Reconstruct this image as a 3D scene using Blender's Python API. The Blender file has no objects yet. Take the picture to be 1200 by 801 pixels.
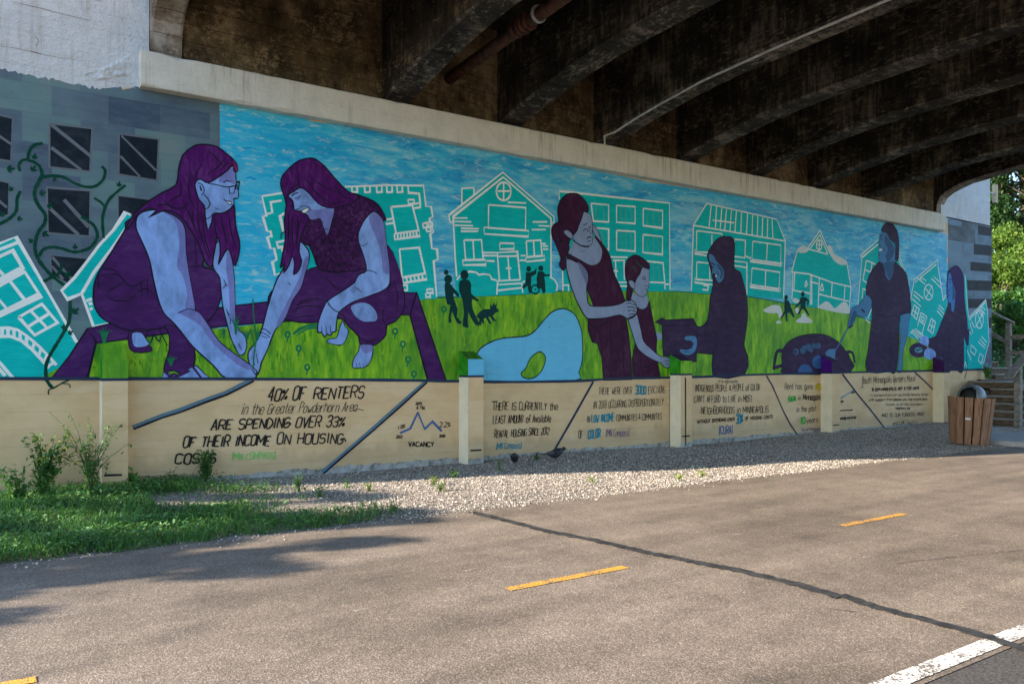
import bpy, math, random
import numpy as np
from mathutils import Vector, Matrix, geometry
random.seed(7)
rng = np.random.default_rng(7)
SC = bpy.context.scene
COL = SC.collection

# ---------------------------------------------------------------- camera
F = 915.0                      # focal length in photo pixels (photo 1200 wide)
EYE = 1.6
CA, SA = 0.5547, 0.83205       # view direction on the ground plane
cam_d = bpy.data.cameras.new("camera"); cam = bpy.data.objects.new("camera", cam_d); COL.objects.link(cam)
cam_d.sensor_width = 36.0; cam_d.lens = F / 1200 * 36
cam_d.shift_y = 27.5 / 1200
cam_d.clip_start = 0.05; cam_d.clip_end = 2000
cam.location = (0, 0, EYE)
cam.rotation_euler = (math.radians(90), 0, math.atan2(SA, CA) - math.radians(90))
SC.camera = cam

# ---------------------------------------------------------------- light
SUN_ELEV = math.radians(21.0)
sx, sy = -0.961, 0.276                       # where the sun stands, seen from the ground
SC.world = bpy.data.worlds.new("World"); SC.world.use_nodes = True
wn = SC.world.node_tree; wn.nodes.clear()
sky = wn.nodes.new("ShaderNodeTexSky"); sky.sky_type = 'NISHITA'; sky.sun_disc = False
sky.sun_elevation = SUN_ELEV
sky.sun_rotation = math.atan2(sx, sy)
sky.air_density = 1.0; sky.dust_density = 0.5; sky.ozone_density = 2.5
bgn = wn.nodes.new("ShaderNodeBackground"); bgn.inputs[1].default_value = 0.145
won = wn.nodes.new("ShaderNodeOutputWorld")
wn.links.new(sky.outputs[0], bgn.inputs[0]); wn.links.new(bgn.outputs[0], won.inputs[0])
sl = bpy.data.lights.new("sun", 'SUN'); sl.energy = 5.0; sl.angle = math.radians(0.5); sl.color = (1.0, 0.86, 0.70)
so = bpy.data.objects.new("sun", sl); COL.objects.link(so)
dv = Vector((sx * math.cos(SUN_ELEV), sy * math.cos(SUN_ELEV), math.sin(SUN_ELEV)))
so.rotation_euler = dv.to_track_quat('Z', 'Y').to_euler(); so.location = (-20, 10, 15)
SC.view_settings.view_transform = 'Standard'; SC.view_settings.look = 'None'
SC.view_settings.gamma = 1.0; SC.view_settings.use_curve_mapping = False
SC.view_settings.exposure = 1.80
SC.render.engine = 'CYCLES'
SC.cycles.max_bounces = 7; SC.cycles.diffuse_bounces = 5
SC.cycles.use_denoising = True

# ---------------------------------------------------------------- photo pixel -> place
WY = 11.16                      # plane of the abutment wall
PY = 10.86                      # front plane of its pilasters
def ray(px, py):
    t = (px - 600) / F; u = (428 - py) / F
    return CA + SA * t, SA - CA * t, u
def onwall(px, py, Y=WY):
    a, b, u = ray(px, py); d = Y / b
    return a * d, EYE + u * d
def onground(px, py, z=0.0):
    a, b, u = ray(px, py); d = (z - EYE) / u
    return a * d, b * d

# ---------------------------------------------------------------- object helpers
def lin(r, g, b):
    f = lambda c: (c / 255 / 12.92) if c / 255 <= 0.04045 else ((c / 255 + 0.055) / 1.055) ** 2.4
    return (f(r), f(g), f(b))
def props(o, label=None, cat=None, group=None, kind=None):
    if label: o['label'] = label
    if cat: o['category'] = cat
    if group: o['group'] = group
    if kind: o['kind'] = kind
    return o
def root(name, loc, label=None, cat=None, group=None, kind=None):
    o = bpy.data.objects.new(name, None); COL.objects.link(o); o.location = loc
    o.empty_display_size = 0.2
    return props(o, label, cat, group, kind)
def attach(o, parent):
    if parent is not None:
        o.parent = parent
        wl = Vector((0, 0, 0)); p = parent
        while p is not None:
            wl += Vector(p.location); p = p.parent
        # children keep world coordinates
        o.matrix_parent_inverse = Matrix.Translation(-wl) if parent.parent is None else Matrix.Identity(4)
def mesh(name, verts, faces, mats, parent=None, idx=None, smooth=False, label=None, cat=None, group=None, kind=None, local=False):
    me = bpy.data.meshes.new(name)
    if isinstance(verts, np.ndarray): verts = verts.tolist()
    if isinstance(faces, np.ndarray): faces = faces.tolist()
    me.from_pydata(verts, [], faces); 
    if not isinstance(mats, (list, tuple)): mats = [mats]
    for m in mats: me.materials.append(m)
    if idx is not None: me.polygons.foreach_set('material_index', np.asarray(idx, dtype=np.int32))
    if smooth: me.polygons.foreach_set('use_smooth', np.ones(len(faces), dtype=bool))
    me.update()
    o = bpy.data.objects.new(name, me); COL.objects.link(o)
    if parent is not None:
        if local: o.parent = parent
        else: attach(o, parent)
    return props(o, label, cat, group, kind)

class MB:
    """collects shapes for one mesh"""
    def __init__(s): s.v = []; s.f = []; s.i = []; s.mats = []
    def mi(s, m):
        if m not in s.mats: s.mats.append(m)
        return s.mats.index(m)
    def add(s, v, f, m):
        n = len(s.v); s.v += [tuple(p) for p in v]; k = s.mi(m)
        for q in f: s.f.append(tuple(a + n for a in q)); s.i.append(k)
    def box(s, x0, x1, y0, y1, z0, z1, m, bev=0.0, M=None):
        b = min(bev, (x1-x0)/3, (y1-y0)/3, (z1-z0)/3)
        if b <= 0:
            v = [(x, y, z) for x in (x0, x1) for y in (y0, y1) for z in (z0, z1)]
            f = [(0,1,3,2),(4,6,7,5),(0,4,5,1),(2,3,7,6),(0,2,6,4),(1,5,7,3)]
        else:
            v = []; f = []
            def ring(z, i):
                x0_, x1_, y0_, y1_ = x0+i, x1-i, y0+i, y1-i
                return [(x0_+b,y0_,z),(x1_-b,y0_,z),(x1_,y0_+b,z),(x1_,y1_-b,z),(x1_-b,y1_,z),(x0_+b,y1_,z),(x0_,y1_-b,z),(x0_,y0_+b,z)]
            R = [ring(z0, b*0.9), ring(z0+b, 0), ring(z1-b, 0), ring(z1, b*0.9)]
            for r in R: v += r
            for k in range(3):
                for j in range(8):
                    f.append((k*8+j, k*8+(j+1)%8, (k+1)*8+(j+1)%8, (k+1)*8+j))
            f.append(tuple(range(7,-1,-1))); f.append(tuple(range(24,32)))
        if M is not None: v = [tuple(M @ Vector(p)) for p in v]
        s.add(v, f, m)
    def tube(s, pts, r, m, n=8, taper=None, cap=True):
        pts = [Vector(p) for p in pts]; v = []; f = []
        for k, p in enumerate(pts):
            d = (pts[min(k+1, len(pts)-1)] - pts[max(k-1, 0)]).normalized()
            a = d.cross(Vector((0,0,1)) if abs(d.z) < 0.9 else Vector((1,0,0))).normalized(); b = d.cross(a)
            rr = r if taper is None else r * taper[k]
            for j in range(n):
                an = 2*math.pi*j/n; v.append(tuple(p + a*math.cos(an)*rr + b*math.sin(an)*rr))
        for k in range(len(pts)-1):
            for j in range(n): f.append((k*n+j, k*n+(j+1)%n, (k+1)*n+(j+1)%n, (k+1)*n+j))
        if cap: f.append(tuple(range(n-1,-1,-1))); f.append(tuple(range((len(pts)-1)*n, len(pts)*n)))
        s.add(v, f, m)
    def build(s, name, parent=None, smooth=False, **kw):
        return mesh(name, s.v, s.f, s.mats, parent, s.i, smooth, **kw)

# ---------------------------------------------------------------- node helpers
def nmat(name):
    m = bpy.data.materials.new(name); m.use_nodes = True
    nt = m.node_tree; nt.nodes.clear()
    out = nt.nodes.new("ShaderNodeOutputMaterial"); p = nt.nodes.new("ShaderNodeBsdfPrincipled")
    nt.links.new(p.outputs[0], out.inputs[0])
    p.inputs['Roughness'].default_value = 0.8
    p.inputs['Specular IOR Level'].default_value = 0.25
    return m, nt, p
def pos(nt, sc=(1,1,1), rot=(0,0,0)):
    g = nt.nodes.new("ShaderNodeNewGeometry"); mp = nt.nodes.new("ShaderNodeMapping")
    mp.inputs['Scale'].default_value = sc; mp.inputs['Rotation'].default_value = rot
    nt.links.new(g.outputs['Position'], mp.inputs['Vector']); return mp.outputs[0]
def noise(nt, vec, scale, detail=4, rough=0.55, dist=0.0):
    n = nt.nodes.new("ShaderNodeTexNoise"); n.inputs['Scale'].default_value = scale
    n.inputs['Detail'].default_value = detail; n.inputs['Roughness'].default_value = rough
    n.inputs['Distortion'].default_value = dist
    nt.links.new(vec, n.inputs['Vector']); return n.outputs['Fac']
def vor(nt, vec, scale, out='Distance', feat='F1'):
    n = nt.nodes.new("ShaderNodeTexVoronoi"); n.inputs['Scale'].default_value = scale; n.feature = feat
    nt.links.new(vec, n.inputs['Vector']); return n.outputs[out]
def ramp(nt, fac, stops, interp='LINEAR'):
    n = nt.nodes.new("ShaderNodeValToRGB"); cr = n.color_ramp; cr.interpolation = interp
    while len(cr.elements) > 1: cr.elements.remove(cr.elements[0])
    for k, (p, c) in enumerate(stops):
        e = cr.elements[0] if k == 0 else cr.elements.new(p)
        e.position = p; c = (c, c, c) if isinstance(c, (int, float)) else c
        e.color = (c[0], c[1], c[2], 1)
    nt.links.new(fac, n.inputs[0]); return n.outputs[0]
def mix(nt, fac, a, b, mode='MIX'):
    n = nt.nodes.new("ShaderNodeMix"); n.data_type = 'RGBA'; n.blend_type = mode; n.clamp_factor = True
    for sock, v in ((n.inputs[0], fac), (n.inputs[6], a), (n.inputs[7], b)):
        if isinstance(v, (int, float)): sock.default_value = v if sock == n.inputs[0] else (v, v, v, 1)
        elif isinstance(v, tuple): sock.default_value = (v[0], v[1], v[2], 1)
        else: nt.links.new(v, sock)
    return n.outputs[2]
def math_(nt, op, a, b=0.0, clamp=False):
    n = nt.nodes.new("ShaderNodeMath"); n.operation = op; n.use_clamp = clamp
    for s, v in ((n.inputs[0], a), (n.inputs[1], b)):
        if isinstance(v, (int, float)): s.default_value = v
        else: nt.links.new(v, s)
    return n.outputs[0]
def bump(nt, p, h, dist=0.01, strength=1.0):
    n = nt.nodes.new("ShaderNodeBump"); n.inputs['Distance'].default_value = dist; n.inputs['Strength'].default_value = strength
    nt.links.new(h, n.inputs['Height']); nt.links.new(n.outputs[0], p.inputs['Normal'])
def sepz(nt, axis='Z'):
    g = nt.nodes.new("ShaderNodeNewGeometry"); s = nt.nodes.new("ShaderNodeSeparateXYZ")
    nt.links.new(g.outputs['Position'], s.inputs[0]); return s.outputs[axis]

# board-marked concrete relief, shared by everything painted on the wall
def relief_group():
    g = bpy.data.node_groups.new("wall_relief", 'ShaderNodeTree')
    g.interface.new_socket("Height", in_out='OUTPUT', socket_type='NodeSocketFloat')
    g.interface.new_socket("Chip", in_out='OUTPUT', socket_type='NodeSocketFloat')
    out = g.nodes.new("NodeGroupOutput")
    z = sepz(g)
    v = pos(g)
    wob = math_(g, 'MULTIPLY', noise(g, pos(g, (0.6, 1, 1)), 1.2, 2), 0.03)
    zz = math_(g, 'ADD', z, wob)
    fr = math_(g, 'FRACT', math_(g, 'MULTIPLY', zz, 1/0.21))
    line = math_(g, 'ABSOLUTE', math_(g, 'SUBTRACT', fr, 0.5))           # 0.5 at the joints
    joint = math_(g, 'MULTIPLY', math_(g, 'GREATER_THAN', line, 0.475), noise(g, pos(g, (0.7, 1, 4)), 1.6, 3))
    grain = noise(g, pos(g, (3, 3, 22)), 3.0, 5, 0.65)
    pits = ramp(g, vor(g, v, 9.0), [(0.0, 0.0), (0.05, 0.0), (0.09, 1.0)])
    big = noise(g, v, 1.3, 3)
    h = math_(g, 'ADD', math_(g, 'MULTIPLY', grain, 0.35), math_(g, 'MULTIPLY', joint, -0.4))
    h = math_(g, 'ADD', h, math_(g, 'MULTIPLY', big, 1.2))
    h = math_(g, 'ADD', h, math_(g, 'MULTIPLY', noise(g, v, 60, 3), 0.10))
    mask = math_(g, 'GREATER_THAN', noise(g, v, 2.2, 3), 0.53)
    pit = math_(g, 'MULTIPLY', math_(g, 'SUBTRACT', 1.0, pits), mask)
    h = math_(g, 'SUBTRACT', h, math_(g, 'MULTIPLY', pit, 0.5))
    g.links.new(h, out.inputs[0])
    chip = math_(g, 'GREATER_THAN', noise(g, pos(g, (1, 1, 1.8)), 28, 4, 0.7), 0.735)
    g.links.new(chip, out.inputs[1])
    return g
RELIEF = relief_group()
_paint = {}
def paint(rgb, var=0.16, chip=0.5, streak=(1.0, 1.0, 4.0), chipcol=(0.5, 0.5, 0.48)):
    """wall paint, albedo rgb; brushed tone changes and small chips"""
    key = (rgb, var, chip, streak)
    if key in _paint: return _paint[key]
    m, nt, p = nmat("wall_paint")
    g = nt.nodes.new("ShaderNodeGroup"); g.node_tree = RELIEF
    n1 = noise(nt, pos(nt, streak), 5.0, 5, 0.65, 0.4)
    n2 = noise(nt, pos(nt), 0.9, 3)
    f = math_(nt, 'ADD', math_(nt, 'MULTIPLY', n1, 0.75), math_(nt, 'MULTIPLY', n2, 0.45))
    lo = tuple(c * (1 - var * 1.3) for c in rgb); hi = tuple(min(1, c * (1 + var) + 0.012 * var * 5) for c in rgb)
    c = ramp(nt, f, [(0.42, lo), (0.60, rgb), (0.80, hi)])
    grime = noise(nt, pos(nt, (2.5, 1, 0.35)), 2.0, 5, 0.7)
    c = mix(nt, math_(nt, 'MULTIPLY', ramp(nt, grime, [(0.5, 0.0), (0.75, 1.0)]), 0.16), c, tuple(x * 0.55 + 0.01 for x in rgb))
    c = mix(nt, math_(nt, 'MULTIPLY', g.outputs['Chip'], chip), c, chipcol)
    nt.links.new(c, p.inputs['Base Color']); p.inputs['Roughness'].default_value = 0.7; p.inputs['Specular IOR Level'].default_value = 0.12
    bump(nt, p, g.outputs['Height'], 0.010, 0.8)
    _paint[key] = m; return m
# ================================================================ MATERIALS OF THE PLACE
def m_asphalt():
    m, nt, p = nmat("asphalt")
    v = pos(nt)
    grain = vor(nt, v, 118, 'Color'); 
    sp = nt.nodes.new("ShaderNodeSeparateColor"); nt.links.new(grain, sp.inputs[0])
    g1 = ramp(nt, sp.outputs[0], [(0.0, (0.055, 0.048, 0.042)), (0.35, (0.122, 0.102, 0.084)), (0.7, (0.207, 0.169, 0.135)), (0.93, (0.32, 0.265, 0.213)), (1.0, (0.50, 0.43, 0.35))])
    fine = noise(nt, v, 210, 2, 0.6)
    c = mix(nt, 0.5, g1, ramp(nt, fine, [(0.3, (0.045, 0.038, 0.034)), (0.7, (0.29, 0.23, 0.175))]))
    big = noise(nt, pos(nt, (0.5, 1, 1)), 0.7, 5, 0.6)
    c = mix(nt, 1.0, c, ramp(nt, big, [(0.3, 0.66), (0.5, 1.0), (0.72, 1.24)]), 'MULTIPLY')
    mid = noise(nt, v, 2.6, 6, .7)
    c = mix(nt, 1.0, c, ramp(nt, mid, [(0.34, 0.80), (0.5, 1.0), (0.68, 1.14)]), 'MULTIPLY')
    lane = noise(nt, pos(nt, (0.12, 1.6, 1)), 1.3, 3, 0.5)
    c = mix(nt, 1.0, c, ramp(nt, lane, [(0.33, 0.80), (0.66, 1.15)]), 'MULTIPLY')
    spots = ramp(nt, noise(nt, v, 6.5, 4, 0.7), [(0.26, 1.0), (0.31, 0.0)])
    c = mix(nt, math_(nt, 'MULTIPLY', spots, 0.5), c, (0.05, 0.045, 0.042))
    pale = ramp(nt, noise(nt, pos(nt, (0.8, 2.4, 1)), 4.2, 4, 0.75), [(0.665, 0.0), (0.70, 1.0)])
    c = mix(nt, math_(nt, 'MULTIPLY', pale, 0.55), c, (0.46, 0.42, 0.37))
    nt.links.new(c, p.inputs['Base Color']); p.inputs['Roughness'].default_value = 0.85
    h = math_(nt, 'ADD', math_(nt, 'MULTIPLY', vor(nt, v, 95), 1.0), math_(nt, 'MULTIPLY', noise(nt, v, 9, 4), 0.5))
    bump(nt, p, h, 0.003, 0.6)
    return m
def m_simple(name, c0, c1, scale=8, rough=0.85, detail=5, st=(1,1,1), bd=0.004, lo=0.35, hi=0.65, metal=0.0, spec=0.25):
    m, nt, p = nmat(name)
    n = noise(nt, pos(nt, st), scale, detail, 0.6)
    nt.links.new(ramp(nt, n, [(lo, c0), (hi, c1)]), p.inputs['Base Color'])
    p.inputs['Roughness'].default_value = rough; p.inputs['Metallic'].default_value = metal
    p.inputs['Specular IOR Level'].default_value = spec
    if bd: bump(nt, p, noise(nt, pos(nt, st), scale * 3, 4, 0.65), bd, 0.8)
    return m
def m_roadpaint(name, col):
    m, nt, p = nmat(name)
    v = pos(nt)
    w = noise(nt, v, 55, 4, 0.75)
    w2 = noise(nt, v, 5, 3)
    wear = math_(nt, 'GREATER_THAN', math_(nt, 'ADD', w, math_(nt, 'MULTIPLY', w2, 0.50)), 0.775)
    c = mix(nt, wear, ramp(nt, noise(nt, v, 12, 4), [(0.3, tuple(x*0.82 for x in col)), (0.7, col)]), (0.14, 0.12, 0.10))
    nt.links.new(c, p.inputs['Base Color']); p.inputs['Roughness'].default_value = 0.7
    bump(nt, p, vor(nt, v, 95), 0.004, 0.6)
    return m
def m_leaf(name, a, b, c2, trans=0.35, scale=3.0):
    m = bpy.data.materials.new(name); m.use_nodes = True; nt = m.node_tree; nt.nodes.clear()
    out = nt.nodes.new("ShaderNodeOutputMaterial"); d = nt.nodes.new("ShaderNodeBsdfPrincipled")
    t = nt.nodes.new("ShaderNodeBsdfTranslucent"); ms = nt.nodes.new("ShaderNodeMixShader")
    n = noise(nt, pos(nt), scale, 3); n2 = noise(nt, pos(nt), scale * 14, 2)
    f = math_(nt, 'ADD', math_(nt, 'MULTIPLY', n, 0.6), math_(nt, 'MULTIPLY', n2, 0.4))
    c = ramp(nt, f, [(0.36, a), (0.52, b), (0.66, c2)])
    nt.links.new(c, d.inputs['Base Color']); nt.links.new(c, t.inputs['Color'])
    d.inputs['Roughness'].default_value = 0.5; d.inputs['Specular IOR Level'].default_value = 0.3
    ms.inputs[0].default_value = trans
    nt.links.new(d.outputs[0], ms.inputs[1]); nt.links.new(t.outputs[0], ms.inputs[2]); nt.links.new(ms.outputs[0], out.inputs[0])
    return m
def m_pebble():
    m, nt, p = nmat("pebble")
    v = pos(nt)
    col = vor(nt, v, 30, 'Color'); sp = nt.nodes.new("ShaderNodeSeparateColor"); nt.links.new(col, sp.inputs[0])
    c = ramp(nt, sp.outputs[1], [(0.0, (0.12, 0.108, 0.10)), (0.22, (0.25, 0.222, 0.198)), (0.6, (0.39, 0.34, 0.29)), (0.88, (0.49, 0.43, 0.37)), (1.0, (0.70, 0.64, 0.56))])
    nt.links.new(c, p.inputs['Base Color']); p.inputs['Roughness'].default_value = 0.8
    bump(nt, p, noise(nt, v, 90, 3), 0.003, 0.7)
    return m
def m_ceiling(name, dark, mid, light, lf=0.62):
    """old bridge concrete: soot, damp streaks and patches of bare paste"""
    m, nt, p = nmat(name)
    v = pos(nt)
    a = noise(nt, v, 1.1, 6, 0.68, 0.3)
    drip = noise(nt, pos(nt, (1.5, 5.0, 0.7)), 2.2, 5, 0.7)
    f = math_(nt, 'ADD', math_(nt, 'MULTIPLY', a, 0.6), math_(nt, 'MULTIPLY', drip, 0.4))
    c = ramp(nt, f, [(0.40, dark), (0.52, mid), (lf, light)])
    fl = ramp(nt, math_(nt, 'ADD', math_(nt, 'MULTIPLY', noise(nt, pos(nt, (1.2, .7, 1.6)), 11, 6, 0.8), .7), math_(nt, 'MULTIPLY', noise(nt, v, 1.7, 3), .3)), [(0.53, 0.0), (0.60, 1.0)])
    c = mix(nt, math_(nt, 'MULTIPLY', fl, 0.45), c, tuple(x * 1.6 for x in light))
    dk = ramp(nt, noise(nt, v, 3.3, 6, 0.75), [(0.30, 1.0), (0.46, 0.0)])
    c = mix(nt, math_(nt, 'MULTIPLY', dk, 0.8), c, tuple(x * 0.5 for x in dark))
    zz = math_(nt, 'ADD', sepz(nt), math_(nt, 'MULTIPLY', noise(nt, pos(nt), .5, 2), .12))
    fr = math_(nt, 'ABSOLUTE', math_(nt, 'SUBTRACT', math_(nt, 'FRACT', math_(nt, 'MULTIPLY', zz, 4.3)), .5))
    c = mix(nt, math_(nt, 'MULTIPLY', math_(nt, 'GREATER_THAN', fr, .475), .55), c, tuple(x * .4 for x in dark))
    nt.links.new(c, p.inputs['Base Color']); p.inputs['Roughness'].default_value = 0.9
    p.inputs['Specular IOR Level'].default_value = 0.12
    h = math_(nt, 'ADD', noise(nt, v, 7, 6, 0.7), math_(nt, 'MULTIPLY', noise(nt, v, 40, 4, 0.7), 0.3))
    bump(nt, p, h, 0.03, 0.9)
    return m
ASPHALT = m_asphalt()
SEAL = m_simple("crack_sealant", (0.018, 0.018, 0.020), (0.055, 0.055, 0.056), 9, 0.7)
DARKPATH = m_simple("dark_asphalt", (0.035, 0.034, 0.033), (0.11, 0.10, 0.095), 70, 0.85)
SOIL = m_simple("soil", (0.10, 0.085, 0.07), (0.23, 0.20, 0.17), 14, 0.95, bd=0.02)
GRITBED = m_simple("grit_bed", (0.13, 0.115, 0.10), (0.36, 0.315, 0.265), 42, 0.95, bd=0.02)
PEBBLE = m_pebble()
SLABC = m_simple("path_concrete", (0.30, 0.29, 0.28), (0.42, 0.41, 0.39), 5, 0.85)
YEL = m_roadpaint("yellow_road_paint", (0.70, 0.345, 0.045))
WHI = m_roadpaint("white_road_paint", (0.78, 0.76, 0.72))
GRASS_M = m_leaf("grass_leaf", (0.040, 0.11, 0.022), (0.07, 0.20, 0.035), (0.15, 0.29, 0.06), 0.3, 2.2)
WEED_M = m_leaf("weed_leaf", (0.035, 0.11, 0.026), (0.07, 0.19, 0.038), (0.15, 0.29, 0.055), 0.3, 3)
WEEDY_M = m_leaf("yellow_weed_leaf", (0.10, 0.17, 0.02), (0.22, 0.30, 0.03), (0.40, 0.46, 0.05), 0.35, 5)
LEAF_D = m_leaf("dark_tree_leaf", (0.018, 0.050, 0.014), (0.032, 0.085, 0.020), (0.055, 0.12, 0.028), 0.3, 1.1)  # darker green, shade on the hillside trees put into the leaf colour
LEAF_L = m_leaf("light_shrub_leaf", (0.06, 0.13, 0.018), (0.12, 0.21, 0.028), (0.21, 0.29, 0.05), 0.4, 0.9)
BARK = m_simple("bark", (0.05, 0.038, 0.028), (0.14, 0.11, 0.085), 6, 0.95, st=(3, 3, 0.6), bd=0.03)
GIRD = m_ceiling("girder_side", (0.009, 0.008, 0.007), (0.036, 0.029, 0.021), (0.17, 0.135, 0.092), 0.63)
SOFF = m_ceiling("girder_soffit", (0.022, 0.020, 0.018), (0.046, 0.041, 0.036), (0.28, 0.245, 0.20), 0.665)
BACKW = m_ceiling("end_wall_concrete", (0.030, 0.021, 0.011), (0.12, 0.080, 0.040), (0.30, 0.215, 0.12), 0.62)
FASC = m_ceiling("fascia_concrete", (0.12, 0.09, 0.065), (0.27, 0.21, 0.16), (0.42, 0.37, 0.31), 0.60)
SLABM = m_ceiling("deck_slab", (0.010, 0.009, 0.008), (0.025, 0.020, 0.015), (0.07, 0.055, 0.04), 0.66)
RUST = m_simple("rusty_pipe", (0.045, 0.018, 0.012), (0.17, 0.065, 0.04), 9, 0.8)
CONDUIT = m_simple("galvanised_conduit", (0.32, 0.34, 0.34), (0.55, 0.57, 0.56), 12, 0.5, bd=0)
WOODR = m_simple("bin_slat_wood", (0.17, 0.088, 0.052), (0.33, 0.185, 0.11), 4, 0.75, st=(9, 9, 0.8), bd=0.004)
WOODG = m_simple("weathered_wood", (0.14, 0.12, 0.10), (0.31, 0.28, 0.245), 4, 0.85, st=(2, 2, 6), bd=0.006)
TIMB = m_simple("step_timber", (0.07, 0.048, 0.033), (0.19, 0.135, 0.09), 4, 0.85, st=(6, 1, 6), bd=0.008)
TREAD = m_simple("step_edge", (0.24, 0.23, 0.215), (0.40, 0.385, 0.36), 7, 0.85)
STEEL = m_simple("bin_dome_metal", (0.07, 0.088, 0.10), (0.17, 0.20, 0.22), 5, 0.4, bd=0, metal=0.25, spec=0.5)
BLACK = m_simple("black_plastic", (0.006, 0.006, 0.007), (0.014, 0.014, 0.015), 5, 0.6, bd=0)
GREYT = m_simple("grey_tag", (0.5, 0.5, 0.5), (0.7, 0.7, 0.7), 9, 0.6, bd=0)
BIRD = m_simple("dark_plumage", (0.008, 0.009, 0.013), (0.028, 0.030, 0.042), 30, 0.45, bd=0.002, spec=0.5)
BIRDB = m_simple("bird_leg", (0.10, 0.05, 0.04), (0.16, 0.07, 0.05), 30, 0.6, bd=0)
FLOW = m_simple("flower_yellow", (0.45, 0.36, 0.02), (0.65, 0.52, 0.04), 20, 0.7, bd=0)
PETAL = m_simple("pale_petal", (0.5, 0.52, 0.5), (0.75, 0.76, 0.74), 20, 0.7, bd=0)

# ================================================================ GROUND
def sheet(name, x0, x1, y0, y1, z, mat, nx=2, ny=2, parent=None, zf=None, **kw):
    xs = np.linspace(x0, x1, nx); ys = np.linspace(y0, y1, ny)
    v = [(x, y, z + (zf(x, y) if zf else 0)) for y in ys for x in xs]
    f = [(j*nx+i, j*nx+i+1, (j+1)*nx+i+1, (j+1)*nx+i) for j in range(ny-1) for i in range(nx-1)]
    return mesh(name, v, f, mat, parent, **kw)
sheet("ground", -400, 400, -400, 400, -0.012, SOIL, kind='structure')
# trail: joined sheet with slightly uneven far edge
def trail_edge(x): return 7.42 + 0.035*math.sin(x*1.7) + 0.02*math.sin(x*5.3+1) + 0.01*math.sin(x*13)
xs = np.linspace(-40, 60, 501)
v = []; f = []
for x in xs: v += [(x, 2.12, 0.0), (x, trail_edge(x), 0.0)]
for i in range(len(xs)-1): f.append((2*i, 2*i+2, 2*i+3, 2*i+1))
road = mesh("road", v, f, ASPHALT, kind='structure')
v = []; f = []
for x in xs: v += [(x, 2.14 - 4.5, -0.004), (x, 2.20, -0.004)]
for i in range(len(xs)-1): f.append((2*i, 2*i+2, 2*i+3, 2*i+1))
mesh("path", v, f, DARKPATH, kind='structure')
# painted marks
def strip(name, pts, w, z, mat, parent, wob=0.006, label=None):
    pts = [Vector((p[0], p[1], 0)) for p in pts]; out = []
    for a, b in zip(pts[:-1], pts[1:]):
        n = max(1, int((b-a).length / 0.035))
        for k in range(n): out.append(a.lerp(b, k/n))
    out.append(pts[-1]); v = []; f = []
    for k, p in enumerate(out):
        d = (out[min(k+1, len(out)-1)] - out[max(k-1, 0)]).normalized(); n = Vector((-d.y, d.x, 0))
        l = p + n*(w/2 + random.uniform(-wob, wob)); r = p - n*(w/2 + random.uniform(-wob, wob))
        v += [(l.x, l.y, z), (r.x, r.y, z)]
    for k in range(len(out)-1): f.append((2*k, 2*k+1, 2*k+3, 2*k+2))
    return mesh(name, v, f, mat, parent, label=label)
for k in range(-3, 8):
    x0 = 3.07 + 4.0*k
    strip("lane_dash", [(x0, 4.66), (x0+1.12, 4.66)], 0.088, 0.004, YEL, road, .002)
strip("edge_line", [(-30, 2.212), (50, 2.212)], 0.115, 0.004, WHI, road, .0025)
seal_px = [(553, 600), (585, 608), (640, 622), (700, 634), (760, 648), (820, 660), (862, 668), (930, 684), (985, 700), (1030, 713), (1090, 728), (1150, 745), (1215, 766)]
sp_ = [onground(*q) for q in seal_px]
sp_ += [(sp_[-1][0]+0.1, 1.6), (sp_[-1][0]+0.1, -1.0)]
strip("crack_seal", sp_[:9], 0.105, 0.008, SEAL, road, 0.016)
strip("crack_seal", [(sp_[8][0]+0.035, sp_[8][1]+0.03)] + sp_[9:], 0.095, 0.010, SEAL, road, 0.016)
def wander(a, b, n, amp):
    return [(a[0]+(b[0]-a[0])*k/n + random.uniform(-amp, amp), a[1]+(b[1]-a[1])*k/n + random.uniform(-amp, amp)) for k in range(n+1)]
for a_, b_ in [((968, 713), (1004, 717)), ((1240, 640), (1050, 660))]:
    strip("hairline_crack", wander(onground(*a_), onground(*b_), 9, .016), 0.006, 0.006, SEAL, road, 0.002)

# verge: grit bed between trail and wall, a few cm up and down
def bedz(x, y):
    rise = 0.10 * min(1, max(0, (x-15)/8)) + 0.03*math.sin(x*0.9)*math.sin(y*1.3)
    e = min(1, max(0, (y-7.35)/0.5))
    if y < 7.38: return 0.002
    return (0.015 + rise) * e
sheet("gravel_bed", -6, 24.0, 7.30, 11.17, -0.006, GRITBED, 121, 21, zf=bedz, kind='structure')
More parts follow.
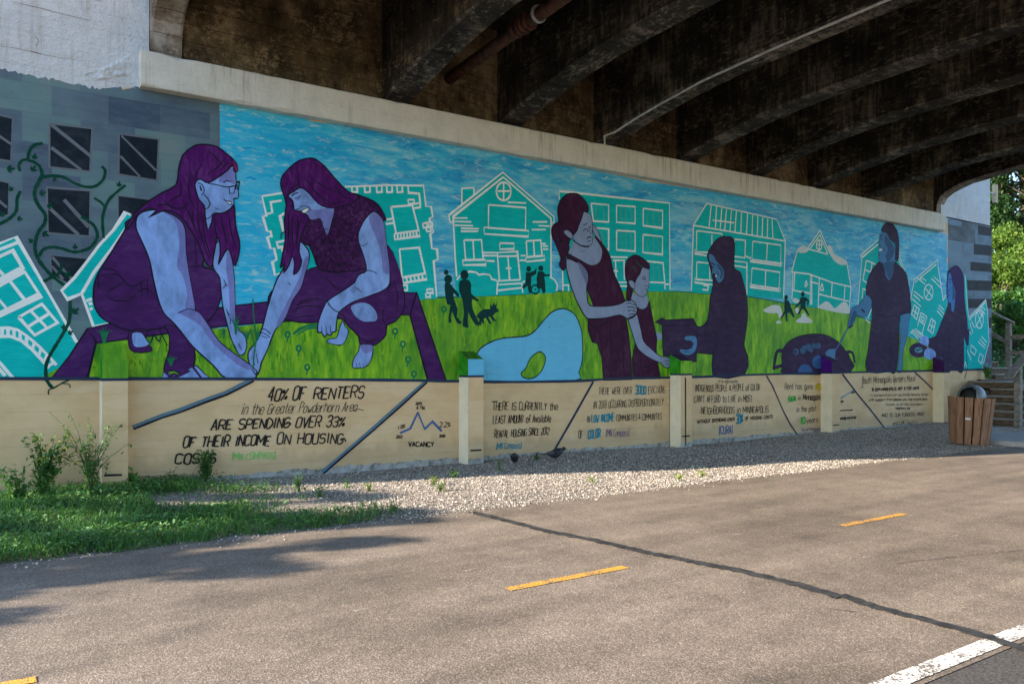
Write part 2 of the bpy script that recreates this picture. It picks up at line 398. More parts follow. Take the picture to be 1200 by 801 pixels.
# loose stones
def stones(n, xr, yr, smin, smax, keep=None):
    base = np.array([(1,0,0),(-1,0,0),(0,1,0),(0,-1,0),(0,0,1),(0,0,-1)], float)
    tri = np.array([(0,2,4),(2,1,4),(1,3,4),(3,0,4),(2,0,5),(1,2,5),(3,1,5),(0,3,5)])
    x = rng.uniform(*xr, n); y = rng.uniform(*yr, n)
    if keep is not None:
        k = keep(x, y); x = x[k]; y = y[k]
    n = len(x); s = rng.uniform(smin, smax, n) * rng.choice([0.7, 1, 1, 1.25, 1.9], n, p=[.3, .3, .25, .12, .03])
    an = rng.uniform(0, 6.28, n)
    V = base[None] * (1 + rng.uniform(-0.35, 0.35, (n, 6, 1))) * np.stack([s, s*rng.uniform(.6, 1, n), s*rng.uniform(.4, .8, n)], 1)[:, None]
    til = rng.uniform(-.6, .6, n)
    yy = V[..., 1]*np.cos(til)[:, None] - V[..., 2]*np.sin(til)[:, None]
    zz = V[..., 1]*np.sin(til)[:, None] + V[..., 2]*np.cos(til)[:, None]
    xx = V[..., 0]*np.cos(an)[:, None] - yy*np.sin(an)[:, None]
    yy2 = V[..., 0]*np.sin(an)[:, None] + yy*np.cos(an)[:, None]
    gz = np.array([bedz(a, b) for a, b in zip(x, y)])
    W = np.stack([xx + x[:, None], yy2 + y[:, None], zz + (gz + s*0.25)[:, None]], -1)
    Fc = tri[None] + (np.arange(n)*6)[:, None, None]
    return W.reshape(-1, 3), Fc.reshape(-1, 3)
def keepg(x, y):
    bound = 4.0 - (y-7.4)*0.35 + 0.5*np.sin(y*3)
    p = np.clip((x - bound + 1.2)/1.6, 0.10, 1)
    spill = (y < 7.45) & (rng.uniform(0, 1, len(x)) < .10*np.clip((y-7.02)/.4, 0, 1)**2)
    return spill | (rng.uniform(0, 1, len(x)) < p) & (y > 7.40 + 0.04*np.sin(x*1.7) + 0.03*np.sin(x*6.1) - np.abs(rng.normal(0, 0.05, len(x))))
a, b = stones(150000, (-1, 20.8), (7.02, 11.1), 0.005, 0.0125, keepg)
mesh("gravel", a, b, PEBBLE, kind='stuff', label="loose crushed grey stone along the foot of the mural wall", cat="gravel")

# concrete path slab behind the bin
v = [onground(1158, 521), onground(1290, 530), onground(1290, 506), onground(1160, 504.5)]
sl_ = [(x, y, 0.10) for x, y in v] + [(x, y, -0.02) for x, y in v]
mesh("concrete_slab", sl_, [(0,1,2,3), (4,5,1,0), (5,6,2,1), (6,7,3,2), (7,4,0,3)], SLABC, kind='structure')

# grass and low leaves on the left verge
def blades(n, px, py, h0, h1, w, lean=0.5, gz=0.0):
    x = px(n); y = py(n)
    return x, y
def grass_mesh(name, x, y, h, w, mat, z0=None, lean=0.5, **kw):
    n = len(x); an = rng.uniform(0, 6.28, n); la = rng.uniform(0, 6.28, n); ln = rng.uniform(0.05, lean, n)*h if lean < 2 else rng.uniform(1, lean, n)*h
    z = np.zeros(n) if z0 is None else z0
    dx = np.cos(an)*w/2; dy = np.sin(an)*w/2
    lx = np.cos(la)*ln; ly = np.sin(la)*ln
    P = np.empty((n, 5, 3))
    P[:,0] = np.stack([x-dx, y-dy, z], 1); P[:,1] = np.stack([x+dx, y+dy, z], 1)
    P[:,2] = np.stack([x+dx*.8+lx*.4, y+dy*.8+ly*.4, z+h*.6], 1); P[:,3] = np.stack([x-dx*.8+lx*.4, y-dy*.8+ly*.4, z+h*.6], 1)
    P[:,4] = np.stack([x+lx, y+ly, z+h*(1-0.3*rng.uniform(0,1,n))], 1)
    o = np.arange(n)*5
    me = bpy.data.meshes.new(name)
    faces = np.concatenate([np.stack([o,o+1,o+2,o+3],1).tolist(), ]).tolist() + np.stack([o+3,o+2,o+4],1).tolist()
    return mesh(name, P.reshape(-1,3), faces, mat, **kw)
def leaf_quads(c, size, flat=0.6):
    """c (n,3): leaf centres; returns diamond-shaped folded leaves"""
    n = len(c); a = rng.uniform(0, 6.28, n); t = rng.normal(0, flat, n); s = size*rng.uniform(.6, 1.3, n)
    d = np.stack([np.cos(a)*np.cos(t), np.sin(a)*np.cos(t), np.sin(t)], 1)
    up = np.stack([rng.normal(0,.5,n), rng.normal(0,.5,n), np.ones(n)], 1)
    sd = np.cross(d, up); sd /= np.linalg.norm(sd, axis=1)[:, None]
    nr = np.cross(sd, d)
    P = np.empty((n, 4, 3)); S = s[:, None]
    P[:,0] = c - d*S*.5; P[:,1] = c + sd*S*.27 + nr*S*.06; P[:,2] = c + d*S*.5; P[:,3] = c - sd*S*.27 + nr*S*.06
    o = np.arange(n)*4
    return P.reshape(-1,3), np.stack([o, o+1, o+2, o+3], 1)
def verge(n):
    x = rng.uniform(-5.5, 5.2, n); y = rng.uniform(7.45, 11.14, n)
    patch = 0.5 + 0.5*np.sin(x*2.1+1.3)*np.sin(y*2.7+0.4) + rng.normal(0, .18, n)
    edge = 3.0 + 0.62*(8.4-y)*(y < 8.4) - 0.15*(y-8.4)*(y >= 8.4)
    p = np.where(x < edge-1.3, 1.0, np.clip((edge - x)/1.3 + 0.35, 0, 1) * (patch > 0.45))
    bare = (np.hypot((x-2.6)/0.7, (y-9.5)/0.35) < 1)
    p = np.where(bare, p*0.12, p)
    k = rng.uniform(0, 1, n) < p
    k &= y > 7.46 + 0.06*np.sin(x*4) + 0.04*np.sin(x*11)
    return x[k], y[k]
x, y = verge(46000)
gz = np.array([bedz(a, b) for a, b in zip(x, y)])
hh = rng.uniform(.04, .16, len(x)) * (1 + 0.5*(rng.uniform(0,1,len(x)) > .95))
hh *= 0.6 + 0.8*(0.5+0.5*np.sin(x*3.1+y*1.7)*np.sin(y*4.3-x)) 
grass_mesh("grass", x, y, hh, 0.009, GRASS_M, gz-0.01, 0.9, kind='stuff', label="mown green grass on the verge at the foot of the wall", cat="grass")
x, y = verge(120000)
gz = np.array([bedz(a, b) for a, b in zip(x, y)])
cl = rng.uniform(0, 1, len(x)) < (0.35 + 0.65*(np.sin(x*2.6+.5)*np.sin(y*3.3+1) > 0.0))
x = x[cl]; y = y[cl]; gz = gz[cl]
a, b = leaf_quads(np.stack([x, y, gz + rng.uniform(.01, .10, len(x))*(.6+.6*(np.sin(x*3.7)*np.sin(y*5+x) > -.2))], 1), 0.036, 0.45)
mesh("ground_cover", a, b, WEED_M, kind='stuff', label="low round-leaved ground cover growing through the verge grass", cat="ground cover")

x, y = verge(16000)
k = np.sin(x*2.2+2)*np.sin(y*2.9) + rng.normal(0, .35, len(x)) > .25; x = x[k]; y = y[k]
a, b = leaf_quads(np.stack([x, y, np.array([bedz(q, w) for q, w in zip(x, y)]) + rng.uniform(.03, .13, len(x))], 1), 0.065, 0.5)
mesh("broadleaf_weeds", a, b, m_leaf("broad_leaf", (0.05, 0.13, 0.035), (0.09, 0.22, 0.055), (0.17, 0.32, 0.10), .3, 4), kind='stuff', label="mixed broad-leaved weeds in clumps through the verge grass", cat="weeds")
x, y = verge(9000); k = rng.uniform(0, 1, len(x)) < .55; x = x[k]; y = y[k]
gz = np.array([bedz(a, b) for a, b in zip(x, y)])
STRAW = m_simple("dry_straw", (0.20, 0.15, 0.07), (0.42, 0.34, 0.19), 8, 0.8, bd=0)
grass_mesh("dead_grass", x, y, rng.uniform(.03, .09, len(x)), 0.007, STRAW, gz, 2.2, kind='stuff', label="dry straw-coloured dead blades lying in the verge grass", cat="grass")
# ================================================================ PLANTS ONE CAN TELL APART
def blob_leaves(c, r, n, size, flat=0.6, shell=0.5):
    d = rng.normal(0, 1, (n, 3)); d /= np.linalg.norm(d, axis=1)[:, None]
    rad = rng.uniform(shell, 1, n)[:, None]
    return leaf_quads(np.asarray(c) + d*rad*np.asarray(r), size, flat)
def join(parts):
    V = []; Fc = []; n = 0
    for v, f in parts: V.append(v); Fc.append(f + n); n += len(v)
    return np.concatenate(V), np.concatenate(Fc)
def stem_weed(name, x, y, h, nst, spread, leaf, mat, label, leaves=26, flower=None, group=None, droop=0.0):
    r = root(name, (x, y, bedz(x, y)), label, "weed", group)
    st = MB(); pts = []; fl = []
    z0 = bedz(x, y)
    for k in range(nst):
        a = random.uniform(0, 6.28); s = random.uniform(0.2, 1)*spread; hh = h*random.uniform(.55, 1)
        P = [(x + math.cos(a)*s*t*t + 0.02*math.sin(9*t+k), y + math.sin(a)*s*t*t*0.6, z0 + hh*t) for t in (0, .25, .5, .75, 1)]
        st.tube(P, 0.006, WEED_M if flower else BARK_G, 4, [1, .9, .7, .5, .3])
        for j in range(leaves):
            t = random.uniform(.15, 1); q = Vector(P[min(3, int(t*4))]).lerp(Vector(P[min(4, int(t*4)+1)]), t*4-int(t*4))
            pts.append((q.x + random.gauss(0, .035)*(1.4-t), q.y + random.gauss(0, .03), q.z + random.gauss(0, .02)))
        if flower: fl += [(P[4][0]+random.gauss(0,.025), P[4][1]+random.gauss(0,.02), P[4][2]-abs(random.gauss(0,.03))) for _ in range(14)]
    st.build("stem", r)
    a_, b_ = leaf_quads(np.array(pts), leaf, 0.7); mesh("foliage", a_, b_, mat, r)
    if flower:
        a_, b_ = leaf_quads(np.array(fl), 0.018, 1.0); mesh("flower_head", a_, b_, flower, r, kind='stuff')
    return r
BARK_G = m_simple("green_stem", (0.05, 0.09, 0.03), (0.10, 0.15, 0.05), 20, 0.8, bd=0)
def gx(px, py): return onground(px, py)
x_, y_ = gx(50, 588); stem_weed("tall_weed", x_, y_, 0.80, 20, .36, .068, WEED_M, "bushy goldenrod weed with yellowish tops against the cream wall", 34, FLOW)
x_, y_ = gx(106, 583); stem_weed("tall_weed", x_, y_, 1.06, 20, .56, .050, WEED_M, "tallest open-branched weed beside the first pilaster", 26)
x_, y_ = gx(18, 592); stem_weed("tall_weed", x_, y_, 0.42, 12, .34, .06, WEED_M, "short dark weed at the very left end of the wall", 30)
x_, y_ = gx(157, 576); stem_weed("broadleaf_weed", x_, y_, 0.30, 5, .14, .095, WEED_M, "small broad-leaved weed in the corner right of the first pilaster", 9)
x_, y_ = gx(241, 568); stem_weed("feathery_weed", x_, y_, 0.46, 22, .20, .035, WEED_M, "round feathery weed under the painted word COSTS", 46)
x_, y_ = gx(200, 571); stem_weed("feathery_weed", x_, y_, 0.24, 4, .10, .03, WEED_M, "thin sparse weed left of the feathery one", 12)
for (px, py, h, n, mt, lb) in [(350, 577, .26, 12, WEED_M, "bushy green weed at the wall where the grass thins out"),
        (375, 583, .17, 9, WEED_M, "low green weed in gravel right of the bushy one"),
        (433, 577, .13, 6, WEEDY_M, "small bright weed in gravel in front of the vacancy graph"),
        (407, 573, .12, 5, WEED_M, "small dark weed in gravel below the diagonal painted bar"),
        (508, 571, .14, 6, WEEDY_M, "yellow-green weed in gravel left of the second pilaster"),
        (516, 579, .12, 7, WEEDY_M, "yellow-green weed on the sunlit edge of the gravel"),
        (532, 561, .12, 8, WEED_M, "flat green weed at the foot of the second pilaster"),
        (586, 553, .20, 4, WEEDY_M, "upright yellow weed stalk in front of the nearer bird"),
        (629, 541, .12, 7, WEED_M, "green weed at the wall between the two birds"),
        (694, 567, .10, 4, WEEDY_M, "tiny yellow weed in the sunlit gravel, nearest the two birds' right"),
        (795, 563, .12, 5, WEEDY_M, "tiny yellow weed in sunlit gravel, second from the bin side"),
        (823, 558, .11, 5, WEEDY_M, "tiny yellow weed in sunlit gravel, nearest the bin side"),
        (462, 601, .12, 6, WEED_M, "weed tuft on the trail edge where the grass ends")]:
    x_, y_ = gx(px, py); stem_weed("gravel_weed", x_, y_, h, n, .09, .032, mt, lb, 12, group="weeds in the gravel")

# ================================================================ TREES AND SHRUBS
def tree(name, x, y, z, h, crown_r, nleaf, leaf, mat, label, cat="tree", group=None, cz=None, trunk_r=0.14, clumps=26, squash=0.8, base=0.35):
    r = root(name, (x, y, z), label, cat, group)
    tr = MB(); tips = []
    H = h*0.8
    tr.tube([(x, y, z-0.3), (x+.05*h*.3, y, z+H*.3), (x-.02*h, y+.02*h, z+H*.65), (x, y, z+H)], trunk_r, BARK, 8, [1.25, .9, .6, .2])
    parts = []
    for k in range(clumps):
        a = random.uniform(0, 6.28); t = random.uniform(base, 1); rr = crown_r*math.sqrt(random.uniform(0.05, 1))*(1.15-t*.55)
        c = (x + math.cos(a)*rr, y + math.sin(a)*rr, z + h*t*0.95)
        tr.tube([(x, y, z + H*min(t, .9)*.75), ((x+c[0])/2, (y+c[1])/2, (z+H*t*.75+c[2])/2+.05), c], trunk_r*.3, BARK, 5, [1, .6, .2])
        cr = crown_r*random.uniform(.22, .42)
        parts.append(blob_leaves(c, (cr, cr, cr*squash), nleaf//clumps, leaf, .7, .35))
    tr.build("trunk", r); a_, b_ = join(parts); mesh("crown", a_, b_, mat, r)
    return r
# trees left of the frame whose shade falls on the verge and trail
def sunline(c, tip, h):      # plant standing on the sun line c whose shadow ends near x = tip
    k = 1.04*math.tan(SUN_ELEV); x0 = tip - h/k
    return x0, c - 0.287*x0
YT = [(6.3, .4, 4.4, "slim young tree standing closest to the trail's left end"),
      (6.7, 1.3, 4.6, "second young tree out from the trail edge"),
      (7.1, 2.6, 5.0, "third young tree out from the trail edge"),
      (7.55, 4.0, 5.4, "young tree standing where verge and trail meet"),
      (8.1, 4.3, 5.4, "rounded young tree on the left verge"),
      (8.8, 4.7, 5.4, "young tree in the middle of the left verge"),
      (9.5, 4.7, 5.6, "broad young tree close to the end of the wall"),
      (10.2, 4.4, 5.6, "young tree nearest the end of the wall"),
      (10.8, 3.8, 5.6, "young tree standing behind the end of the wall")]
for c, tip, h, lb in YT:
    x0, y0 = sunline(c, tip, h)
    tree("young_tree", x0, y0, 0, h, .72, 4200, .17, LEAF_D, lb, group="young trees beyond the left end of the wall", clumps=22, base=.12, trunk_r=.07)
# ================================================================ ABUTMENT WALL
CREAM = (0.70, 0.48, 0.265)
def m_cream():
    m, nt, p = nmat("cream_wall_paint")
    g = nt.nodes.new("ShaderNodeGroup"); g.node_tree = RELIEF
    n1 = noise(nt, pos(nt, (1, 1, 1.4)), 2.2, 5, 0.6)
    c = ramp(nt, n1, [(0.35, (0.645, 0.435, 0.235)), (0.52, CREAM), (0.7, (0.74, 0.52, 0.30))])
    pt = ramp(nt, noise(nt, pos(nt, (0.5, 1, 1.6)), 1.6, 2), [(0.55, 0.0), (0.58, 1.0)])
    c = mix(nt, math_(nt, 'MULTIPLY', pt, 0.35), c, (0.76, 0.57, 0.36))
    c = mix(nt, math_(nt, 'MULTIPLY', g.outputs['Chip'], .35), c, (0.30, .26, .20))
    z = sepz(nt)
    ed = math_(nt, 'ADD', math_(nt, 'MULTIPLY', noise(nt, pos(nt, (1, 1, .3)), 4, 4, .7), -0.16), z)
    lowm = ramp(nt, ed, [(0.0, 1.0), (0.004, 1.0), (0.012, 0.0)])
    c = mix(nt, lowm, c, ramp(nt, noise(nt, pos(nt), 9, 5, .7), [(0.35, (0.10, 0.10, 0.10)), (0.5, (0.36, .37, .37)), (.7, (0.55, .56, .56))]))
    dirt = ramp(nt, math_(nt, 'SUBTRACT', z, math_(nt, 'MULTIPLY', noise(nt, pos(nt, (2, 1, .5)), 2.5, 5), .55)), [(0.0, 1.0), (0.15, 0.0)])
    c = mix(nt, math_(nt, 'MULTIPLY', dirt, .30), c, (0.26, 0.21, 0.14))
    nt.links.new(c, p.inputs['Base Color']); p.inputs['Roughness'].default_value = 0.65
    bump(nt, p, g.outputs['Height'], 0.012, 0.9)
    return m
CREAM_M = m_cream()
def m_stained(name, rgb, st, rough=0.02):
    m, nt, p = nmat(name); g = nt.nodes.new('ShaderNodeGroup'); g.node_tree = RELIEF
    c = ramp(nt, noise(nt, pos(nt), 3.0, 5, .65), [(.35, tuple(x*.86 for x in rgb)), (.65, rgb)])
    dr = noise(nt, pos(nt, (9, 2, .5)), 1.6, 5, .7); gate = noise(nt, pos(nt), .8, 3)
    c = mix(nt, math_(nt, 'MULTIPLY', ramp(nt, dr, [(.52, 0.0), (.66, 1.0)]), ramp(nt, gate, [(.42, 0.05), (.62, .75)])), c, st)
    c = mix(nt, ramp(nt, noise(nt, pos(nt), 22, 5, .75), [(.66, 0.0), (.71, .7)]), c, tuple(x*.45 for x in st))
    nt.links.new(c, p.inputs['Base Color'])
    h = math_(nt, 'ADD', g.outputs['Height'], math_(nt, 'MULTIPLY', noise(nt, pos(nt), 16, 6, .7), 1.3))
    bump(nt, p, h, rough, .9); return m
CAP_M = m_stained('cap_concrete', (.75, .70, .60), (.30, .25, .18), .014)
WHITE_M = m_stained('whitewashed_concrete', (.74, .76, .78), (.50, .48, .44), .035)
_old = paint((0.74, 0.67, 0.54), 0.10, 0.6, (1.5, 1, .5), (0.25, 0.19, 0.12))
SKYLIT_M = paint((0.84, 0.74, 0.53), 0.08, 0.4, (1, 1, 1), (0.3, 0.25, 0.18))  # paler cream for pilaster left faces, open-sky light put into the colour
wall = root("abutment_wall", (12.0, WY, 0), "long bridge abutment wall painted with a community mural above cream panels", "wall")
XE = 24.12
W0 = -0.03
mb = MB()
mb.box(W0, XE, WY, WY+0.9, -0.3, 5.5, CREAM_M)
mb.build("wall_face", wall)
mb = MB(); mb.box(W0, 1.72, WY+.002, WY+.9, 5.502, 8.6, WHITE_M)
mb.build("upper_wall", wall, label="white painted upper wall left of the bridge")
mb = MB(); mb.box(21.42, XE, WY+.002, WY+.9, 5.502, 8.3, WHITE_M)
mb.build("upper_wall", wall, label="white painted upper wall right of the bridge")
mb = MB(); mb.box(W0, W0+.5, WY+.902, WY+9, -.3, 7.2, WHITE_M); mb.build("return_wall", wall)
v = []; f = []; NX = 260                      # cap beam with slightly chipped, uneven arrises
from mathutils import noise as mn
for i in range(NX+1):
    x = 1.60 + 19.72*i/NX
    def ch(k): return max(0.0, mn.noise(Vector((x*2.6, k*7.0, 1.3)))-.22)*.09 + .004*mn.noise(Vector((x*9, k, 0)))
    a_, b_ = ch(1), ch(2)
    v += [(x, WY+.6, 5.66), (x, 10.99+.012+a_, 5.66), (x, 10.99, 5.66-.012-a_), (x, 10.99, 5.20+.010+b_), (x, 10.99+.012+b_, 5.20), (x, WY+.6, 5.20)]
for i in range(NX):
    for q in range(6): f.append((i*6+q, i*6+(q+1)%6, (i+1)*6+(q+1)%6, (i+1)*6+q))
f.append((5,4,3,2,1,0)); f.append(tuple(NX*6+q for q in range(6)))
mesh("cap_beam", v, f, CAP_M, wall)
# pilasters: sloped weathering head, paint up to the mural line
PTOP = [(1.64, 1.88), (1.70, 1.83), (1.69, 1.82), (1.69, 1.82), (1.69, 1.82)]
PIL = [(1.14, 1.43), (6.39, 6.68), (11.20, 11.51), (16.09, 16.38), (20.99, 21.28)]
for (a, b), (zf, zw) in zip(PIL, PTOP):
    v = [(a, WY-.001, -.2), (a, PY, -.2), (b, PY, -.2), (b, WY-.001, -.2),
         (a, WY-.001, zw), (a, PY, zf), (b, PY, zf), (b, WY-.001, zw)]
    fs = [(0,1,5,4), (1,2,6,5), (2,3,7,6), (4,5,6,7)]
    mesh("pilaster", v, fs, [SKYLIT_M, CREAM_M], wall, idx=[0, 1, 1, 1])
# sump of soil the wall retains
BANKC = m_simple("bank_soil", (0.05, 0.06, 0.025), (0.12, 0.13, 0.06), 3, 0.95)
v = [(0.5, 12.07, 0), (23.9, 12.07, 0), (23.9, 40, 0), (.5, 40, 0), (.5, 12.07, 6.9), (23.9, 12.07, 6.9), (23.9, 40, 6.9), (.5, 40, 6.9)]
mesh("embankment", v, [(4,5,6,7), (0,1,5,4), (1,2,6,5), (2,3,7,6), (3,0,4,7)], BANKC, kind='structure')

# ================================================================ BRIDGE
bridge = root("girder_bridge", (11.5, 2.0, 5.7), "dark stained concrete girder bridge spanning over the trail", "bridge")
Y_END = -9.0
def sofz(s, rise=1.0):
    P = [(0, 5.70), (.15, 5.76), (1.0, 5.92), (2.2, 6.09), (2.9, 6.14), (4.5, 6.19), (7.0, 6.22), (21, 6.25)]
    if rise > 1: P = [(0, 5.70), (.03, 5.95), (.12, 6.12), (.35, 6.27), (.8, 6.40), (1.4, 6.47), (2.1, 6.54), (4, 6.63), (7, 6.68), (21, 6.7)]
    if s < 0: return 5.70
    for (a, za), (b, zb) in zip(P[:-1], P[1:]):
        if s <= b: return za + (zb-za)*(s-a)/(b-a)
    return P[-1][1]
SS = [-.31, 0, .03, .12, .3, .5, .8, 1.1, 1.5, 2.0, 2.6, 3.4, 4.3, 5.4, 6.6, 8.0, 9.5, 11.2, 13, 15, 17, 20.2]
def girder(name, xc, w, side, soff, rise=1.0, top=7.32, label=None):
    mbg = MB(); v = []; f = []; mi = []; ch = .035
    for s in SS:
        z = sofz(s, rise); y = 11.20 - s; j = random.uniform(-.006, .006)
        v += [(xc-w/2, y, top), (xc-w/2+j, y, z+ch), (xc-w/2+ch, y, z), (xc+w/2-ch, y, z+j), (xc+w/2, y, z+ch), (xc+w/2, y, top)]
    for k in range(len(SS)-1):
        for q in range(5):
            f.append((k*6+q, k*6+q+1, (k+1)*6+q+1, (k+1)*6+q)); mi.append(1 if q in (1, 2, 3) else 0)
    n = len(SS)-1
    f.append((0,5,4,3,2,1)); mi.append(0); f.append(tuple(n*6+i for i in range(6))); mi.append(0)
    return mesh(name, v, f, [side, soff], bridge, idx=mi, label=label)
GX = [5.28 + 2.13*k for k in range(7)]
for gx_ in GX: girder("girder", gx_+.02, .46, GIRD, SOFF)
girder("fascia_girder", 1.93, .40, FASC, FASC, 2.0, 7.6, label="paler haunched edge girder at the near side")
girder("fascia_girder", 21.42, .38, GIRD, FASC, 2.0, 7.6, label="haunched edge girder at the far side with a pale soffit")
mb = MB(); mb.box(1.74, 21.6, Y_END, 11.7, 7.32, 7.55, SLABM); mb.build("deck_slab", bridge)
mb = MB(); mb.box(1.62, 1.92, Y_END, 11.14, 7.60, 8.7, FASC, .02); mb.build("parapet", bridge)
mb = MB(); mb.box(21.5, 21.8, Y_END, 11.14, 7.60, 8.7, FASC, .02); mb.build("parapet", bridge)
ends = [2.13] + [g for g in GX] + [21.22]
for i in range(len(ends)-1):
    a = ends[i] + (.02 if i == 0 else .252); b = ends[i+1] - (.212 if i < len(ends)-2 else .02)
    pass
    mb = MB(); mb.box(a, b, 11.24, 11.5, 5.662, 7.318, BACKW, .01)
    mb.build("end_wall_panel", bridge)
# conduit clipped to a girder soffit
P = [(9.38, 11.0, 5.66), (9.34, 10.96, 5.80)]
for s in (.5, 1.0, 1.7, 2.6, 4, 6, 9, 13, 18): P.append((9.36, 11.2 - s, sofz(s) - .02))
mb = MB(); mb.tube(P, .019, CONDUIT, 8); mb.build("conduit", bridge)
# rusty drain pipe with coupling and pale band
mb = MB(); mb.tube([(6.25, 11.3, 6.30), (6.25, 6, 6.52), (6.25, Y_END+1, 6.9)], .095, RUST, 12); pp = mb.build("drain_pipe", bridge, smooth=True)
mb = MB()
for yy in (8.9, 9.0, 9.1, 9.22): mb.tube([(6.25, yy, 6.405), (6.25, yy+.05, 6.405)], .128, RUST, 14)
mb.build("pipe_coupling", bridge)
mb = MB(); mb.tube([(6.25, 8.70, 6.42), (6.25, 8.735, 6.42)], .125, CONDUIT, 14); mb.tube([(6.36, 8.72, 6.42), (6.55, 8.7, 6.62)], .012, CONDUIT, 6); mb.build("pipe_strap", bridge)
mb = MB(); mb.tube([(5.60, 11.22, 5.68), (5.58, 11.1, 5.85), (5.56, 10.6, 6.0)], .014, RUST, 6); mb.build("reinforcing_bar", bridge)

# ================================================================ LITTER BIN
bx, by = onground(1136, 519.5, 0.03)
lb_root = root("litter_bin", (bx, by, 0.03), "round slatted brown litter bin with a grey dome lid", "litter bin")
lb_root.rotation_euler = (math.radians(1.5), math.radians(2.2), 0)
NS = 15; HB = .93; R0 = .335; R1 = .405
mb = MB(); n = 28; v = []; 
for (r_, z_) in ((R0-.045, .02), (R1-.05, HB-.03), (R1-.09, HB-.03), (R0-.08, .05)):
    v += [(r_*math.cos(6.2832*k/n), r_*math.sin(6.2832*k/n), z_) for k in range(n)]
f = [(q*n+k, q*n+(k+1)%n, (q+1)*n+(k+1)%n, (q+1)*n+k) for q in range(3) for k in range(n)]
f.append(tuple(range(n)))
mesh("liner", v, f, BLACK, lb_root, smooth=True, local=True)
slat = None
for k in range(NS):
    a = 2*math.pi*(k+.35)/NS
    if slat is None:
        w0, w1, t = .060, .0735, .013
        v = [(R0-t, -w0, 0), (R0-t, w0, 0), (R0+t, w0-.006, 0), (R0+t, -w0+.006, 0), (R1-t, -w1, HB), (R1-t, w1, HB), (R1+t, w1-.006, HB), (R1+t, -w1+.006, HB)]
        f = [(0,3,2,1), (4,5,6,7), (0,1,5,4), (1,2,6,5), (2,3,7,6), (3,0,4,7)]
        slat = o = mesh("slat", v, f, WOODR, lb_root, local=True)
    else:
        o = slat.copy(); COL.objects.link(o); o.parent = lb_root
    o.rotation_euler = (0, 0, a); o.location = (0, 0, random.uniform(-.006, .006))
# steel hoops, dome with a mouth turned to the trail
mb = MB()
for z_, r_ in ((.12, R0-.010), (.80, R1-.035)):
    P = [(r_*math.cos(a), r_*math.sin(a), z_) for a in np.linspace(0, 6.2832, 33)]
    mb = MB(); mb.tube(P, .008, STEEL, 6, cap=False); mb.build("hoop", lb_root, local=True)

v = []; f = []; RD = .265; HD = .29; NU = 32; NV = 9; mouth = math.atan2(-by, -bx) - 0.32
def dome_pt(r, h, u, t): return (r*math.cos(u)*math.cos(t)**.75, r*math.sin(u)*math.cos(t)**.75, HB-.04 + h*math.sin(t))
for j in range(NV+1):
    for i in range(NU): v.append(dome_pt(RD, HD, 2*math.pi*i/NU, .5*math.pi*j/NV*.999))
def inmouth(i, j):
    da = (2*math.pi*(i+.5)/NU - mouth + math.pi) % (2*math.pi) - math.pi; t = (j+.5)/NV
    return (da/.70)**2 + ((t-.20)/.50)**2 < 1
for j in range(NV):
    for i in range(NU):
        if not inmouth(i, j): f.append((j*NU+i, j*NU+(i+1)%NU, (j+1)*NU+(i+1)%NU, (j+1)*NU+i))
n = len(v); 
dl = mesh("dome_lid", v, f, STEEL, lb_root, smooth=True, local=True)
md = dl.modifiers.new("thick", 'SOLIDIFY'); md.thickness = .012
v = []; f = []
for j in range(NV+1):
    for i in range(NU): v.append(dome_pt(RD-.04, HD-.035, 2*math.pi*i/NU, .5*math.pi*j/NV*.999))
for j in range(NV):
    for i in range(NU): f.append((j*NU+i, j*NU+(i+1)%NU, (j+1)*NU+(i+1)%NU, (j+1)*NU+i))
mesh("inner_dome", v, f, BLACK, lb_root, smooth=True, local=True)  # black dome inside the lid, seen through the mouth
am = math.atan2(-by, -bx)
mb = MB(); M = Matrix.Rotation(am-.12, 4, 'Z')
mb.box(R0+.052, R0+.060, -.045, .045, .49, .53, GREYT, M=M); mb.build("label_plate", lb_root, local=True)

